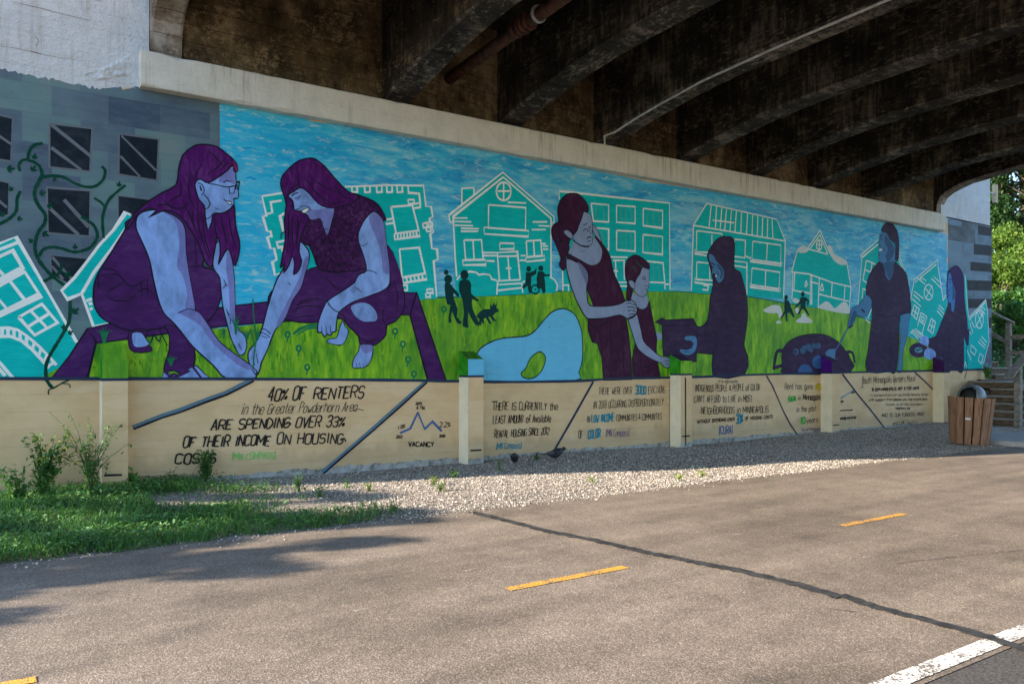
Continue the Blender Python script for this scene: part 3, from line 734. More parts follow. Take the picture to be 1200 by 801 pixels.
# ================================================================ BIRDS
def bird(px, py, yaw, label, s=1.0, pose=0.0, tail=1.0):
    x, y = onground(px, py, 0.02); z0 = bedz(x, y) + 0.005
    r = root("bird", (x, y, z0), label, "bird", "birds feeding on the gravel"); r.rotation_euler = (0, 0, yaw)
    prof = [(-.150*tail-.05, .118, .004, .016), (-.13, .112, .009, .018), (-.085, .108, .032, .034), (-.035, .112, .062, .054), (.02, .122, .074, .062),
            (.065, .138, .062, .054), (.092, .155+pose, .040, .036), (.110, .178+pose*1.5, .034, .030), (.130, .186+pose*1.7, .031, .028), (.149, .184+pose*1.7, .019, .019), (.157, .182+pose*1.7, .004, .005)]
    v = []; f = []; n = 12
    for (a, z, rz, ry) in prof:
        for k in range(n):
            an = 6.2832*k/n; v.append((a*s, ry*math.cos(an)*s, (z + rz*math.sin(an))*s))
    for q in range(len(prof)-1):
        for k in range(n): f.append((q*n+k, q*n+(k+1)%n, (q+1)*n+(k+1)%n, (q+1)*n+k))
    f.append(tuple(range(n-1, -1, -1))); f.append(tuple(range((len(prof)-1)*n, len(prof)*n)))
    mesh("body", v, f, BIRD, r, smooth=True, local=True)
    for sg in (-1, 1):
        v = [(.06, sg*.050, .150), (.0, sg*.062, .110), (-.08, sg*.045, .112), (-.15, sg*.014, .125), (-.07, sg*.040, .150), (.01, sg*.052, .172), (-.01, sg*.074, .138)]
        mesh("wing", [(a*s, b*s, c*s) for a, b, c in v], [(0,1,6), (1,2,6), (2,3,6), (3,4,6), (4,5,6), (5,0,6)], BIRD, r, local=True)
        m2 = MB(); m2.tube([(.015*s, sg*.022*s, .06*s), (.005*s, sg*.022*s, .03*s), (.018*s, sg*.022*s, .003)], .0045*s, BIRDB, 6)
        for t in (-.4, 0, .4): m2.tube([(.018*s, sg*.022*s, .004), ((.018+.03*math.cos(t))*s, (sg*.022+.03*math.sin(t))*s, .002)], .003*s, BIRDB, 5)
        m2.build("leg", r, local=True)
    m2 = MB(); zz = (.182+pose*1.7)*s; m2.tube([(.150*s, 0, zz), (.175*s, 0, zz-.004), (.188*s, 0, zz-.012)], .0065*s, BLACK, 6, [1, .7, .2]); m2.build("beak", r, local=True)
    return r
bird(603, 545, math.radians(235), "plump dark bird on the gravel, the nearer one to the second pilaster, facing the trail", 1.05, -.012, .6)
bird(651, 541, math.radians(-28), "long-tailed dark bird seen from the side at the foot of the diagonal line", 1.1, .0, 1.7)

# ================================================================ WOODEN STAIRS
stairs = root("wooden_stairs", (21.6, 9.7, 0.1), "weathered timber stairs with post railings climbing round the wall's end", "stairs")
SY0, SY1 = 8.93, 10.72
x = 20.9; z = 0.10; RISE = .178; GO = .30
for k in range(6):
    sy1 = 10.22 if k < 5 else 10.78
    mb = MB(); mb.box(x, x+.12, SY0, sy1, z, z+RISE-.035, TIMB, .008); mb.build("riser", stairs)
    mb = MB(); mb.box(x-.025, x+GO+.02, SY0-.01, sy1+.01, z+RISE-.032, z+RISE, TREAD, .006); mb.build("tread", stairs)
    x += GO; z += RISE
LX = x; LZ = z                      # landing
mb = MB(); mb.box(LX+.03, 26.0, SY0, 11.1, LZ-.20, LZ-.002, WOODG, .01); mb.build("landing", stairs)
mb = MB(); mb.box(21.9, LX-.35, 10.24, 10.34, .05, LZ-.25, TIMB, .01); mb.build("side_timber", stairs)
mb = MB(); mb.box(LX+.02, 24.0, SY1+.02, SY1+.14, .05, LZ+.05, TIMB, .01); mb.build("side_timber", stairs)
yy = 11.12; z = LZ
for k in range(9):
    mb = MB(); mb.box(24.35, 25.8, yy, yy+.10, z, z+.150, TIMB, .008); mb.build("riser", stairs)
    mb = MB(); mb.box(24.33, 25.82, yy-.02, yy+.32, z+.152, z+.185, TREAD, .006); mb.build("tread", stairs)
    yy += .30; z += .185
def post(x, y, z0, z1, w=.14):
    mb = MB(); mb.box(x-w/2, x+w/2, y-w/2, y+w/2, z0, z1, WOODG, .008); return mb.build("post", stairs)
def rail(a, b, w, h, name="rail"):
    a = Vector(a); b = Vector(b); d = b-a; L = d.length
    q = d.to_track_quat('X', 'Z').to_matrix().to_4x4()
    M = Matrix.Translation(a) @ q; mb = MB(); mb.box(0, L, -w/2, w/2, -h/2, h/2, WOODG, .006, M); return mb.build(name, stairs)
p0x, p0y = 20.50, 8.85
post(p0x, p0y, 0, 1.58); post(22.9, p0y, .8, 2.90)
rail((19.98, p0y, 1.31), (22.75, p0y, 2.93), .22, .045, "handrail")
rail((p0x+.05, p0y, 1.0), (22.9, p0y, 2.42), .05, .12); 
rail((22.8, p0y, 2.93), (26.0, p0y, 2.60), .14, .045, "handrail"); rail((22.9, p0y, 2.02), (26.0, p0y, 2.02), .05, .12)
post(25.9, 11.45, LZ-.2, 2.92); post(25.9, 8.75, LZ-.2, 2.6); post(25.9, 14.0, 2, 4.6)
rail((25.9, 11.42, 2.46), (25.9, 8.78, 2.46), .05, .13); rail((25.9, 11.42, 1.98), (25.9, 8.78, 1.98), .05, .13)
rail((25.9, 11.3, 2.90), (25.9, 14.2, 4.55), .14, .045, "handrail"); rail((25.9, 11.5, 2.32), (25.9, 14.1, 3.85), .05, .12)

# ================================================================ HILLSIDE
HILLM = m_simple("hill_soil", (0.03, 0.05, 0.015), (0.08, 0.11, 0.035), 3, 0.95)
def hillz(x, y):
    a = max(0, (x-25.9))*0.20 + max(0, (y-11.3))*0.34
    a = min(a, 8.5) * min(1, max(0, (x-24.3)/1.2))
    return a + 0.15*math.sin(x*1.1)*math.sin(y*.9) * (1 if a > .2 else 0)
v = []; nx, ny = 50, 40
for j in range(ny):
    for i in range(nx):
        x = 24.3 + 65*(i/(nx-1))**1.5; y = -6 + 60*j/(ny-1)
        v.append((x, y, max(hillz(x, y), 0) - .005 + (0 if x > 24.5 else 0)))
f = [(j*nx+i, j*nx+i+1, (j+1)*nx+i+1, (j+1)*nx+i) for j in range(ny-1) for i in range(nx-1)]
mesh("hillside", v, f, HILLM, kind='structure')
def at(px, py, d):
    a, b, u = ray(px, py); return a*d, b*d, EYE + u*d
# undergrowth on the slope
n = 26000
x = rng.uniform(26.0, 40, n); y = rng.uniform(6, 20, n)
z = np.array([hillz(a, b) for a, b in zip(x, y)])
a, b = leaf_quads(np.stack([x, y, z + rng.uniform(.02, .55, n)], 1), .15, .6)
mesh("undergrowth", a, b, WEED_M, kind='stuff', label="dense green undergrowth on the shaded slope beside the stairs", cat="undergrowth")
n = 420
x = rng.uniform(26.1, 31, n); y = rng.uniform(9, 15, n)
z = np.array([hillz(a, b) for a, b in zip(x, y)])
a, b = leaf_quads(np.stack([x, y, z + rng.uniform(.40, .62, n)], 1), .085, .4)
mesh("wildflowers", a, b, PETAL, kind='stuff', label="scattered small white flowers in the undergrowth behind the railing", cat="flowers")
def shrub(px, py, d, r, label, mat, leaf=.17, n=2600, h=1.0, name="shrub"):
    x, y, z = at(px, py, d); gz_ = hillz(x, y)
    hh = max(z - gz_ + r*h, .8)
    ro = root(name, (x, y, gz_), label, "shrub", "shrubs on the hillside beyond the wall")
    m_ = MB()
    parts = []
    for k in range(11):
        c = (x + random.gauss(0, r*.5), y + random.gauss(0, r*.5), gz_ + hh*random.uniform(.25, .95))
        m_.tube([(x, y, gz_-.1), ((x+c[0])/2, (y+c[1])/2, (gz_+c[2])/2), c], .03, BARK, 5, [1, .7, .3])
        parts.append(blob_leaves(c, (r*.5, r*.5, r*.38), n//11, leaf, .7, .3))
    m_.build("stem", ro); a_, b_ = join(parts); mesh("foliage", a_, b_, mat, ro)
for q in [(1171, 330, 33.5, 1.0, "bright sunlit yellow-green shrub right beside the wall's end", LEAF_L),
          (1189, 322, 35, 1.15, "sunlit yellow-green shrub in the middle of the slope", LEAF_L),
          (1206, 312, 34, 1.1, "sunlit shrub cut by the right edge of the picture", LEAF_L),
          (1180, 300, 38, 1.2, "upper sunlit shrub just below the dark tree", LEAF_L),
          (1196, 292, 40, 1.2, "tallest sunlit shrub, under the bridge's far corner", LEAF_L),
          (1164, 300, 38, 1.0, "sunlit shrub partly hidden by the corner of the wall", LEAF_L),
          (1178, 366, 29, .8, "dark low shrub in the shade above the railing", WEED_M),
          (1196, 360, 29, .8, "dark low shrub at the right above the railing", WEED_M)]:
    shrub(*q)
for (px, py, d, h, cr, lb) in [(1172, 300, 45, 10.5, 3.0, "dark leafy tree rising behind the wall's far corner"),
                            (1200, 290, 47, 11, 3.2, "large dark tree at the right edge of the picture"),
                            (1225, 280, 43, 10.5, 3.0, "dark tree beyond the right edge, half out of the picture"),
                            (1140, 290, 50, 11, 3.2, "dark tree hidden mostly behind the white corner")]:
    x, y, _ = at(px, py, d); tree("leafy_tree", x, y, hillz(x, y), h, cr, 15000, .24, LEAF_D, lb, group="trees on top of the slope", clumps=46, base=.12, trunk_r=.2)
x_, y_ = 23.55, 10.95
stem_weed("corner_weed", x_, y_, 0.45, 12, .25, .07, WEED_M, "dark leafy weed growing over the timber at the wall's end", 24)
bpy.context.view_layer.update()
for o in list(bpy.data.objects):
    if o.name == "corner_weed": o.location.z += LZ + .02 - bedz(x_, y_)
# small pale sign plate fixed behind the corner of the wall
sg = root("sign_plate", (24.4, 11.9, 6.3), "narrow pale board edge fixed behind the top of the wall's corner", "sign")
sxp, szp = onwall(1164.5, 228, 11.6)
mb = MB(); mb.box(sxp-.09, sxp+.05, 11.5, 11.6, onwall(1164, 238, 11.6)[1], onwall(1164, 217, 11.6)[1], paint((.55, .45, .30), .1), .004); mb.build("board", sg)
mb = MB(); mb.box(24.125, sxp-.08, 11.52, 11.56, szp-.02, szp+.02, STEEL); mb.build("bracket", sg)
# ================================================================ MURAL
def smoothpts(P, closed, n=4):
    if len(P) < 3: return list(P)
    out = []; N = len(P); rng_ = range(N) if closed else range(N-1)
    for i in rng_:
        if closed: p0, p1, p2, p3 = P[i-1], P[i], P[(i+1) % N], P[(i+2) % N]
        else: p0, p1, p2, p3 = P[max(i-1, 0)], P[i], P[i+1], P[min(i+2, N-1)]
        for k in range(n):
            t = k/n; c = []
            for a, b, c_, d in zip(p0, p1, p2, p3):
                c.append(.5*((2*b) + (-a+c_)*t + (2*a-5*b+4*c_-d)*t*t + (-a+3*b-3*c_+d)*t**3))
            out.append(tuple(c))
    if not closed: out.append(tuple(P[-1]))
    return out
class Art:
    """flat shapes of paint lying on the wall; points are photo pixels laid onto the wall plane"""
    def __init__(s, plane=WY): s.mb = MB(); s.Y = plane; s.k = 0
    def y(s, L): return s.Y - .0025 - .0011*(L + .035*(s.k % 13))
    def poly(s, P, mat, L, sm=True, out=None, ow=.022, holes=None, n=3, world=False):
        s.k += 1
        Q = smoothpts(P, True, n) if sm else list(P)
        W = Q if world else [onwall(a, b, s.Y) for a, b in Q]
        loops = [[Vector((x, z, 0)) for x, z in W]]
        if holes:
            for h in holes: loops.append([Vector((*onwall(a, b, s.Y), 0)) for a, b in (smoothpts(h, True, n) if sm else h)])
        tri = geometry.tessellate_polygon(loops)
        pts = [p for l in loops for p in l]
        f = []
        for t in tri:
            a, b, c = (pts[i] for i in t)
            f.append(tuple(t) if (b-a).cross(c-a).z > 0 else tuple(reversed(t)))
        s.mb.add([(p.x, s.y(L), p.y) for p in pts], f, mat)
        if out is not None: s.line(W, out, ow, L+.5, sm=False, closed=True, world=True)
        return s
    def line(s, P, mat, w, L, sm=True, closed=False, world=False, taper=False, n=3):
        s.k += 1
        Q = smoothpts(P, closed, n) if (sm and len(P) > 2) else list(P)
        W = Q if world else [onwall(a, b, s.Y) for a, b in Q]
        W2 = [W[0]]
        for q in W[1:]:
            if math.hypot(q[0]-W2[-1][0], q[1]-W2[-1][1]) > 1e-4: W2.append(q)
        W = W2; N = len(W)
        if N < 2: return s
        if not closed and not taper:
            for k in range(1, N-1):            # a hand lifts and turns: split at sharp corners
                ux, uz = W[k][0]-W[k-1][0], W[k][1]-W[k-1][1]; vx, vz = W[k+1][0]-W[k][0], W[k+1][1]-W[k][1]
                if (ux*vx+uz*vz) < -.12*math.hypot(ux, uz)*math.hypot(vx, vz):
                    e = w*.35/max(math.hypot(ux, uz), 1e-6); tip = (W[k][0]+ux*e, W[k][1]+uz*e)
                    s.line(W[:k]+[tip], mat, w, L, sm=False, world=True)
                    return s.line(W[k:], mat, w, L, sm=False, world=True)
        v = []
        for k in range(N):
            if closed: a, b = W[k-1], W[(k+1) % N]
            else: a, b = W[max(k-1, 0)], W[min(k+1, N-1)]
            dx, dz = b[0]-a[0], b[1]-a[1]; l = math.hypot(dx, dz) or 1; nx_, nz = -dz/l, dx/l
            ww = w*.5*random.uniform(.82, 1.15)
            if not closed or k:
                p0 = W[k-1] if (k or closed) else W[k]; p1 = W[k]
                e = math.hypot(p1[0]-p0[0], p1[1]-p0[1])
                if e > 1e-6:
                    cs = abs(((p1[0]-p0[0])*dx + (p1[1]-p0[1])*dz)/(e*l)); ww /= max(.62, cs)
            if taper: ww *= max(.12, math.sin(math.pi*min(1, (k+.3)/(N-.4)))**.6) if taper == 2 else max(.15, 1 - k/(N-1)*.9)
            v += [(W[k][0]+nx_*ww, s.y(L), W[k][1]+nz*ww), (W[k][0]-nx_*ww, s.y(L), W[k][1]-nz*ww)]
        f = []
        for k in range(N if closed else N-1):
            j = (k+1) % N; f.append((2*k, 2*k+1, 2*j+1, 2*j))
        s.mb.add(v, f, mat); return s
    def lines(s, segs, mat, w, L, **kw):
        for P in segs: s.line(P, mat, w, L, **kw)
        return s
    def circ(s, c, rx, ry, mat, L, w=None, n=20, a0=0, a1=6.2832):
        P = [(c[0]+rx*math.cos(a0+(a1-a0)*k/n), c[1]+ry*math.sin(a0+(a1-a0)*k/n)) for k in range(n + (0 if a1-a0 > 6.28 else 1))]
        if w: s.line(P, mat, w, L, sm=False, closed=a1-a0 > 6.28)
        else: s.poly(P, mat, L, sm=False)
        return s
    def done(s, name, parent, label=None): return s.mb.build(name, parent, label=label)

P_SKY = None
def m_sky():
    m, nt, p = nmat("painted_sky")
    g = nt.nodes.new("ShaderNodeGroup"); g.node_tree = RELIEF
    st = noise(nt, pos(nt, (.55, 1, 2.6)), 1.9, 6, .68, .8)
    c = ramp(nt, st, [(.30, (0.0, .20, .46)), (.42, (0.01, .32, .60)), (.52, (.04, .45, .68)), (.61, (.15, .54, .68)), (.72, (.32, .62, .68))])
    sm = noise(nt, pos(nt, (.25, 1, .9)), 1.0, 3)
    c = mix(nt, ramp(nt, sm, [(.45, 0.0), (.7, .5)]), c, (.04, .33, .54))
    cl = noise(nt, pos(nt, (.5, 1, 1.3)), 1.25, 6, .62, .4)
    c = mix(nt, ramp(nt, cl, [(.50, 0.0), (.68, .62)]), c, (.30, .60, .70))
    # a lighter cyan is mixed in towards the left end
    xx = sepz(nt, 'X')
    c = mix(nt, ramp(nt, math_(nt, 'DIVIDE', xx, 12.0), [(.20, .65), (.42, 0.0)]), c, (0.0, .50, .78))
    fl = ramp(nt, noise(nt, pos(nt, (1.1, 1, 4.0)), 3.8, 5, .75, .5), [(.54, 0.0), (.66, .8)])
    c = mix(nt, fl, c, (.42, .64, .66))
    c = mix(nt, math_(nt, 'MULTIPLY', g.outputs['Chip'], .35), c, (.45, .5, .5))
    nt.links.new(c, p.inputs['Base Color']); p.inputs['Roughness'].default_value = .6
    bump(nt, p, g.outputs['Height'], .010, .7); return m
def m_lawn():
    m, nt, p = nmat("painted_lawn")
    g = nt.nodes.new("ShaderNodeGroup"); g.node_tree = RELIEF
    st = noise(nt, pos(nt, (3.4, 1, .9)), 3.0, 5, .62, .3)
    c = ramp(nt, st, [(.32, (.055, .24, .010)), (.44, (.12, .34, .008)), (.56, (.20, .46, .010)), (.70, (.34, .57, .014))])
    big = noise(nt, pos(nt), .8, 3)
    c = mix(nt, ramp(nt, big, [(.45, 0.0), (.65, .5)]), c, (.05, .22, .015))
    c = mix(nt, math_(nt, 'MULTIPLY', g.outputs['Chip'], .25), c, (.4, .42, .3))
    nt.links.new(c, p.inputs['Base Color']); p.inputs['Roughness'].default_value = .6
    bump(nt, p, g.outputs['Height'], .010, .7); return m
def m_greywall(name, cols, sx_, sz_):
    m, nt, p = nmat(name)
    g = nt.nodes.new("ShaderNodeGroup"); g.node_tree = RELIEF
    gm = nt.nodes.new("ShaderNodeNewGeometry"); sx3 = nt.nodes.new("ShaderNodeSeparateXYZ"); cb = nt.nodes.new("ShaderNodeCombineXYZ")
    nt.links.new(gm.outputs['Position'], sx3.inputs[0]); nt.links.new(sx3.outputs[0], cb.inputs[0]); nt.links.new(sx3.outputs[2], cb.inputs[1])
    br = nt.nodes.new("ShaderNodeTexBrick"); nt.links.new(cb.outputs[0], br.inputs['Vector'])
    br.inputs['Scale'].default_value = 1; br.inputs['Brick Width'].default_value = sx_; br.inputs['Row Height'].default_value = sz_
    br.inputs['Mortar Size'].default_value = .004; br.inputs['Mortar Smooth'].default_value = .6; br.inputs['Bias'].default_value = 0
    br.inputs['Color1'].default_value = (0, 0, 0, 1); br.inputs['Color2'].default_value = (1, 1, 1, 1); br.inputs['Mortar'].default_value = (.4, .4, .4, 1)
    nn = noise(nt, pos(nt, (1, 1, 2)), 1.4, 5, .65)
    f = math_(nt, 'ADD', math_(nt, 'MULTIPLY', br.outputs['Color'], .42), math_(nt, 'MULTIPLY', nn, .75))
    c = ramp(nt, f, cols)
    sp_n = noise(nt, pos(nt), 19, 6, .8)
    c = mix(nt, ramp(nt, sp_n, [(.68, 0.0), (.73, .75)]), c, (.42, .48, .50))
    c = mix(nt, ramp(nt, noise(nt, pos(nt), 26, 5, .8), [(.30, .6), (.36, 0.0)]), c, (.03, .045, .06))
    c = mix(nt, math_(nt, 'MULTIPLY', g.outputs['Chip'], .5), c, (.5, .55, .55))
    nt.links.new(c, p.inputs['Base Color']); p.inputs['Roughness'].default_value = .65
    bump(nt, p, g.outputs['Height'], .012, .9); return m
SKYP = m_sky(); LAWNP = m_lawn()
GREYP = m_greywall("painted_grey_building", [(.28, (.045, .070, .115)), (.44, (.080, .120, .165)), (.60, (.105, .165, .20)), (.76, (.12, .21, .215)), (.9, (.17, .22, .22))], .62, .36)
BRICKP = m_greywall("painted_grey_bricks", [(.30, (.045, .050, .060)), (.42, (.085, .11, .135)), (.62, (.13, .20, .27)), (.85, (.17, .26, .34))], 1.5, .42)
TEAL = paint((.0, .47, .45), .12, .35)
LINE = paint((.78, .80, .77), .08, .3)
PURP = paint((.062, .013, .105), .25, .35, (1, 1, 2))
HAIRP = paint((.078, .006, .112), .35, .25, (3, 1, 1))
DPURP = paint((.042, .022, .062), .22, .25, (1, 1, 2))
DHAIR = paint((.050, .009, .038), .25, .2, (2, 1, 1))
SKIN = paint((.215, .345, .68), .30, .35, (1.5, 1, .8))
SKINS = paint((.17, .19, .46), .22, .2, (1.5, 1, .8))
SKIN2 = paint((.25, .31, .46), .10, .2, (1.5, 1, .8))
SKIN2S = paint((.15, .17, .31), .10, .2)
SKIN3 = paint((.075, .21, .40), .12, .2)
SKIN3S = paint((.04, .10, .21), .10, .2)
INK = paint((.012, .008, .022), .1, .15)
NAVY = paint((.022, .040, .085), .1, .3)
SIL = paint((.002, .036, .038), .1, .2)
POND = paint((.14, .50, .76), .07, .25)
WCLOUD = paint((.62, .66, .64), .07, .3)
VINE = paint((.0, .052, .030), .2, .3)
VINEG = paint((.005, .16, .04), .2, .3)
BLACKW = paint((.010, .018, .028), .3, .9, (1, 1, 1), (.06, .10, .12))
FRAME = paint((.14, .155, .18), .12, .5)
BAR = paint((.115, .19, .24), .12, .2)
TEETH = paint((.72, .74, .66), .05, .0)
TEXTK = paint((.020, .018, .018), .2, .5)
TEXTB = paint((.0, .23, .33), .1, .2)
TEXTG = paint((.03, .42, .05), .1, .2)
TEXTL = paint((.22, .55, .13), .1, .4)
TEXTP = paint((.16, .11, .22), .1, .2)
TEXTY = paint((.55, .38, .02), .1, .2)
BLUEL = paint((.05, .13, .32), .1, .2)
GRST = paint((.01, .17, .07), .2, .2)
GRLT = paint((.24, .42, .02), .15, .2)

BOT = [(-12, 443.3), (0, 443.3), (150, 443.5), (300, 443.8), (450, 445), (540, 446.5), (600, 447.3), (680, 446), (715, 443.5), (790, 442), (830, 441), (880, 438.8), (1000, 436), (1095, 434), (1160, 432.3)]
def bot(x):
    for (a, ya), (b, yb) in zip(BOT[:-1], BOT[1:]):
        if x <= b: return ya + (yb-ya)*(x-a)/(b-a)
    return BOT[-1][1]
# grey building, sky, grey bricks, lawn
A = Art(); top = [(-12, 79)]
for x_ in range(0, 160, 3): top.append((x_+random.uniform(-1, 1), 81 + 22*min(1, x_/110) + random.choice([-1, 1])*random.uniform(0, 1)**2*2.6))
top += [(157, 101), (190, 108), (256, 120)]
A.poly(top + [(256, 443.8), (150, 443.5), (-12, 443.3)], GREYP, 0, sm=False)
A.line([(256, 121), (256.5, 200)], FRAME, .03, 1, sm=False)
A.done("painted_facade", wall, "blue-grey painted facade behind the vines")
A = Art()
tops = [(255, 121), (290, 125), (320, 129), (347, 133.5), (368, 143), (400, 146), (425, 150), (453, 156.5), (480, 160), (507, 163.5), (535, 170), (560, 174.5), (590, 180), (615, 186), (650, 192), (690, 198.5), (727, 206), (765, 213.5), (800, 219), (840, 225.5), (880, 232), (913, 237.5), (950, 243.5), (980, 249), (1035, 260), (1075, 267.5), (1110, 274)]
rgt = [(1110, 274), (1109.5, 290), (1111, 297), (1109, 305), (1112, 313), (1110, 324), (1111, 340), (1111, 420)]
A.poly(tops + rgt[1:] + [(900, 420), (255, 420)], SKYP, .6, sm=False)
A.done("painted_sky", wall)
A = Art()
for k in range(220):
    x_ = random.uniform(262, 1100); u = random.uniform(0, 1)**1.3
    yt = np.interp(x_, [p[0] for p in tops], [p[1] for p in tops])
    y_ = yt + 4 + u*(350-yt); L_ = random.uniform(5, 20); c_ = random.uniform(-2, 2)
    mt = random.choice([paint((.13, .54, .74), .1, .2), paint((.34, .62, .70), .1, .2), paint((.002, .33, .64), .1, .2), paint((.02, .46, .72), .1, .2), paint((.06, .50, .74), .1, .2)])
    A.line([(x_-L_/2, y_ + c_), (x_-L_*.1, y_+random.uniform(-1, 1)), (x_+L_*.2, y_+random.uniform(-1.2, 1.2)), (x_+L_/2, y_ + c_*.3 + 1)], mt, random.uniform(.010, .034), .8, taper=2, n=5)
A.done("painted_cloud_strokes", wall)
A = Art()
A.poly([(1111, 256), (1162, 266.5), (1162, 432.3), (1111, 434)], BRICKP, .7, sm=False)
dkb = paint((.040, .042, .050), .2, .3)
for (x0, y0, x1, y1, s_) in [(1146, 264, 1162, 275, .15), (1141, 285.5, 1162, 298, .12), (1137, 306.5, 1162, 317, .1), (1132, 328, 1162, 340, .03), (1134, 350, 1162, 361, .0), (1150, 372, 1162, 384, 0)]:
    A.poly([(x0, y0-(x1-x0)*.0), (x1, y0+(x1-x0)*s_), (x1, y1+(x1-x0)*s_*.7), (x0, y1)], dkb, 1.0, sm=False)
A.line([(1109, 254.5), (1140, 261), (1162, 265.3)], INK, .035, 1.5)
A.done("painted_bricks", wall)
A = Art()
ltop = [(103, 405), (150, 397), (245, 386), (300, 380), (480, 360), (497, 349), (560, 347), (620, 344), (655, 341), (700, 340), (780, 341), (830, 344), (880, 348), (925, 356), (960, 361), (995, 368), (1021, 376), (1065, 394), (1080, 400), (1096, 412), (1096, 434)]
A.poly(ltop + [(x_, y_) for x_, y_ in reversed(BOT) if 70 < x_ < 1096] + [(97, 443)], LAWNP, 1.4, sm=False)
A.poly([(46, 443), (60, 434), (72, 425), (84, 418), (84, 443)], LAWNP, 1.4, sm=False)
A.line([(497, 349), (560, 347), (620, 344), (655, 341), (700, 340), (780, 341), (830, 344), (880, 348), (925, 356), (960, 361), (995, 368), (1021, 376)], GRST, .025, 1.9)
A.done("painted_lawn", wall)
A = Art()
for k in range(620):
    x_ = random.uniform(105, 1090); yt = np.interp(x_, [p[0] for p in ltop[:-1]], [p[1] for p in ltop[:-1]]) + 3
    y_ = random.uniform(yt+6, bot(x_)-1); L_ = min(random.uniform(5, 13), y_-yt)
    A.line([(x_, y_), (x_+random.uniform(-1, 1), y_-L_*.6), (x_+random.uniform(-2.5, 2.5), y_-L_)], random.choice([GRLT, GRLT, paint((.06, .26, .01), .1, .2), paint((.10, .32, .01), .1, .2)]), random.uniform(.02, .05), 1.7, taper=1, n=2)
def tuft(x_, y_, h, n=6, sp=10, w=.03, m=GRST):
    for i in range(n):
        a = (i/(n-1)-.5)*2
        A.line([(x_, y_), (x_+a*sp*.4, y_-h*.6), (x_+a*sp, y_-h*(1-.3*abs(a)))], m, w, 12, taper=1, n=3)
tuft(122, 402, 20, 6, 10); tuft(133, 425, 20, 5, 8); tuft(200, 428, 12, 5, 8); tuft(276, 392, 26, 5, 8, .02); tuft(289, 398, 14, 5, 9, .02); tuft(262, 396, 14, 4, 4, .02); tuft(302, 398, 16, 3, 5, .02)
for (x_, y_) in [(337, 392), (350, 408), (360, 430), (463, 388), (472, 403), (478, 421), (485, 438), (306, 370), (520, 362)]:
    A.circ((x_, y_), 2.6, 3.2, GRST, 2.2, w=.03, n=10); A.line([(x_, y_+3), (x_-1, y_+9)], GRST, .02, 2.2)
A.line([(343, 392), (352, 385), (365, 381), (380, 381)], GRST, .05, 2.2, taper=2); A.line([(346, 394), (358, 386), (372, 384), (384, 388), (398, 386)], GRST, .03, 2.2, taper=2)
A.line([(296, 433), (298, 410), (300, 395), (297, 372), (296, 350)], GRST, .018, 12.5); A.line([(293, 385), (297, 400), (299, 412)], GRST, .016, 12.5)
A.done("painted_grass_blades", wall)

# --- painted houses: (fill polygon, white lines)
def house(label, fill, lines, w=.034, sm=False, circles=(), extra=None, L=2.4):
    A = Art()
    for P in (fill if isinstance(fill[0], list) else [fill]): A.poly(P, TEAL, L, sm=sm)
    A.lines([p for p in lines], LINE, w*.88, L+.7, sm=False)
    for c, rx, ry in circles:
        A.circ(c, rx, ry, LINE, L+.7, w=w); 
    if extra: extra(A)
    return A.done("painted_house", wall, label)
def rect(a, b, c, d): return [a, b, c, d, a]
def lerp(a, b, t): return (a[0]+(b[0]-a[0])*t, a[1]+(b[1]-a[1])*t)
arc_o = [(-6, 385), (0, 384), (10, 384), (20, 386), (31, 393), (44, 404), (54, 414), (66, 427.5)]
arc_i = [(-6, 395), (0, 394), (12.5, 394), (25, 399), (37.5, 409), (50, 422.5), (57.5, 431)]
hl = [[(-10, 289), (18.75, 277.5), (61, 350), (90, 401)], [(-10, 296), (21, 284)], [(-4, 302), (15, 293.5), (26.5, 313.5), (-6, 330)], [(-6, 333.5), (27.5, 316)],
      [(-6, 338), (29, 318.5), (47.5, 347), (-6, 373)], [(45, 344), (-6, 369)], [(11.5, 329), (29.5, 352)], [(-2, 350), (9, 363)], [(-4, 314), (4, 322)],
      rect((22, 371.5), (49, 356), (67.5, 378), (40.6, 392.5)), [(36, 364), (55, 384)], [(58, 367), (33, 382.5)],
      arc_o, arc_i, [(-6, 419), (0, 425), (15, 442.5)], [(-6, 426), (6, 440)]]
for t in np.linspace(.18, .97, 9):
    def onarc(P, t):
        k = t*(len(P)-1); i = min(int(k), len(P)-2); return lerp(P[i], P[i+1], k-i)
    hl.append([onarc(arc_o, t), onarc(arc_i, t*.97+.02)])
house("tilted painted house with an arched gate at the left end", [(-12, 289), (18.75, 277.5), (61, 350), (90, 401), (81, 418), (70, 430), (46, 443), (-12, 443.2)], hl, .040)
house("steep painted roof between the vines and the kneeling woman", [(147, 249), (153, 252), (168, 265), (160, 330), (135, 380), (109.4, 382), (95.6, 344), (79, 350.6), (72, 340.6), (87.5, 325), (100, 309), (116, 287.5), (132.5, 270)],
      [[(153, 252), (147, 249), (132.5, 270), (116, 287.5), (100, 309), (87.5, 325), (72, 340.6), (79, 350.6), (95.6, 344), (109.4, 382), (127, 379.3)], [(95.6, 344), (110, 319), (131, 291), (146, 270), (153, 258)],
       [(101, 352.5), (107.5, 350)], [(104, 356.5), (108, 355)], [(105, 362.5), (108.5, 361)]], .040)
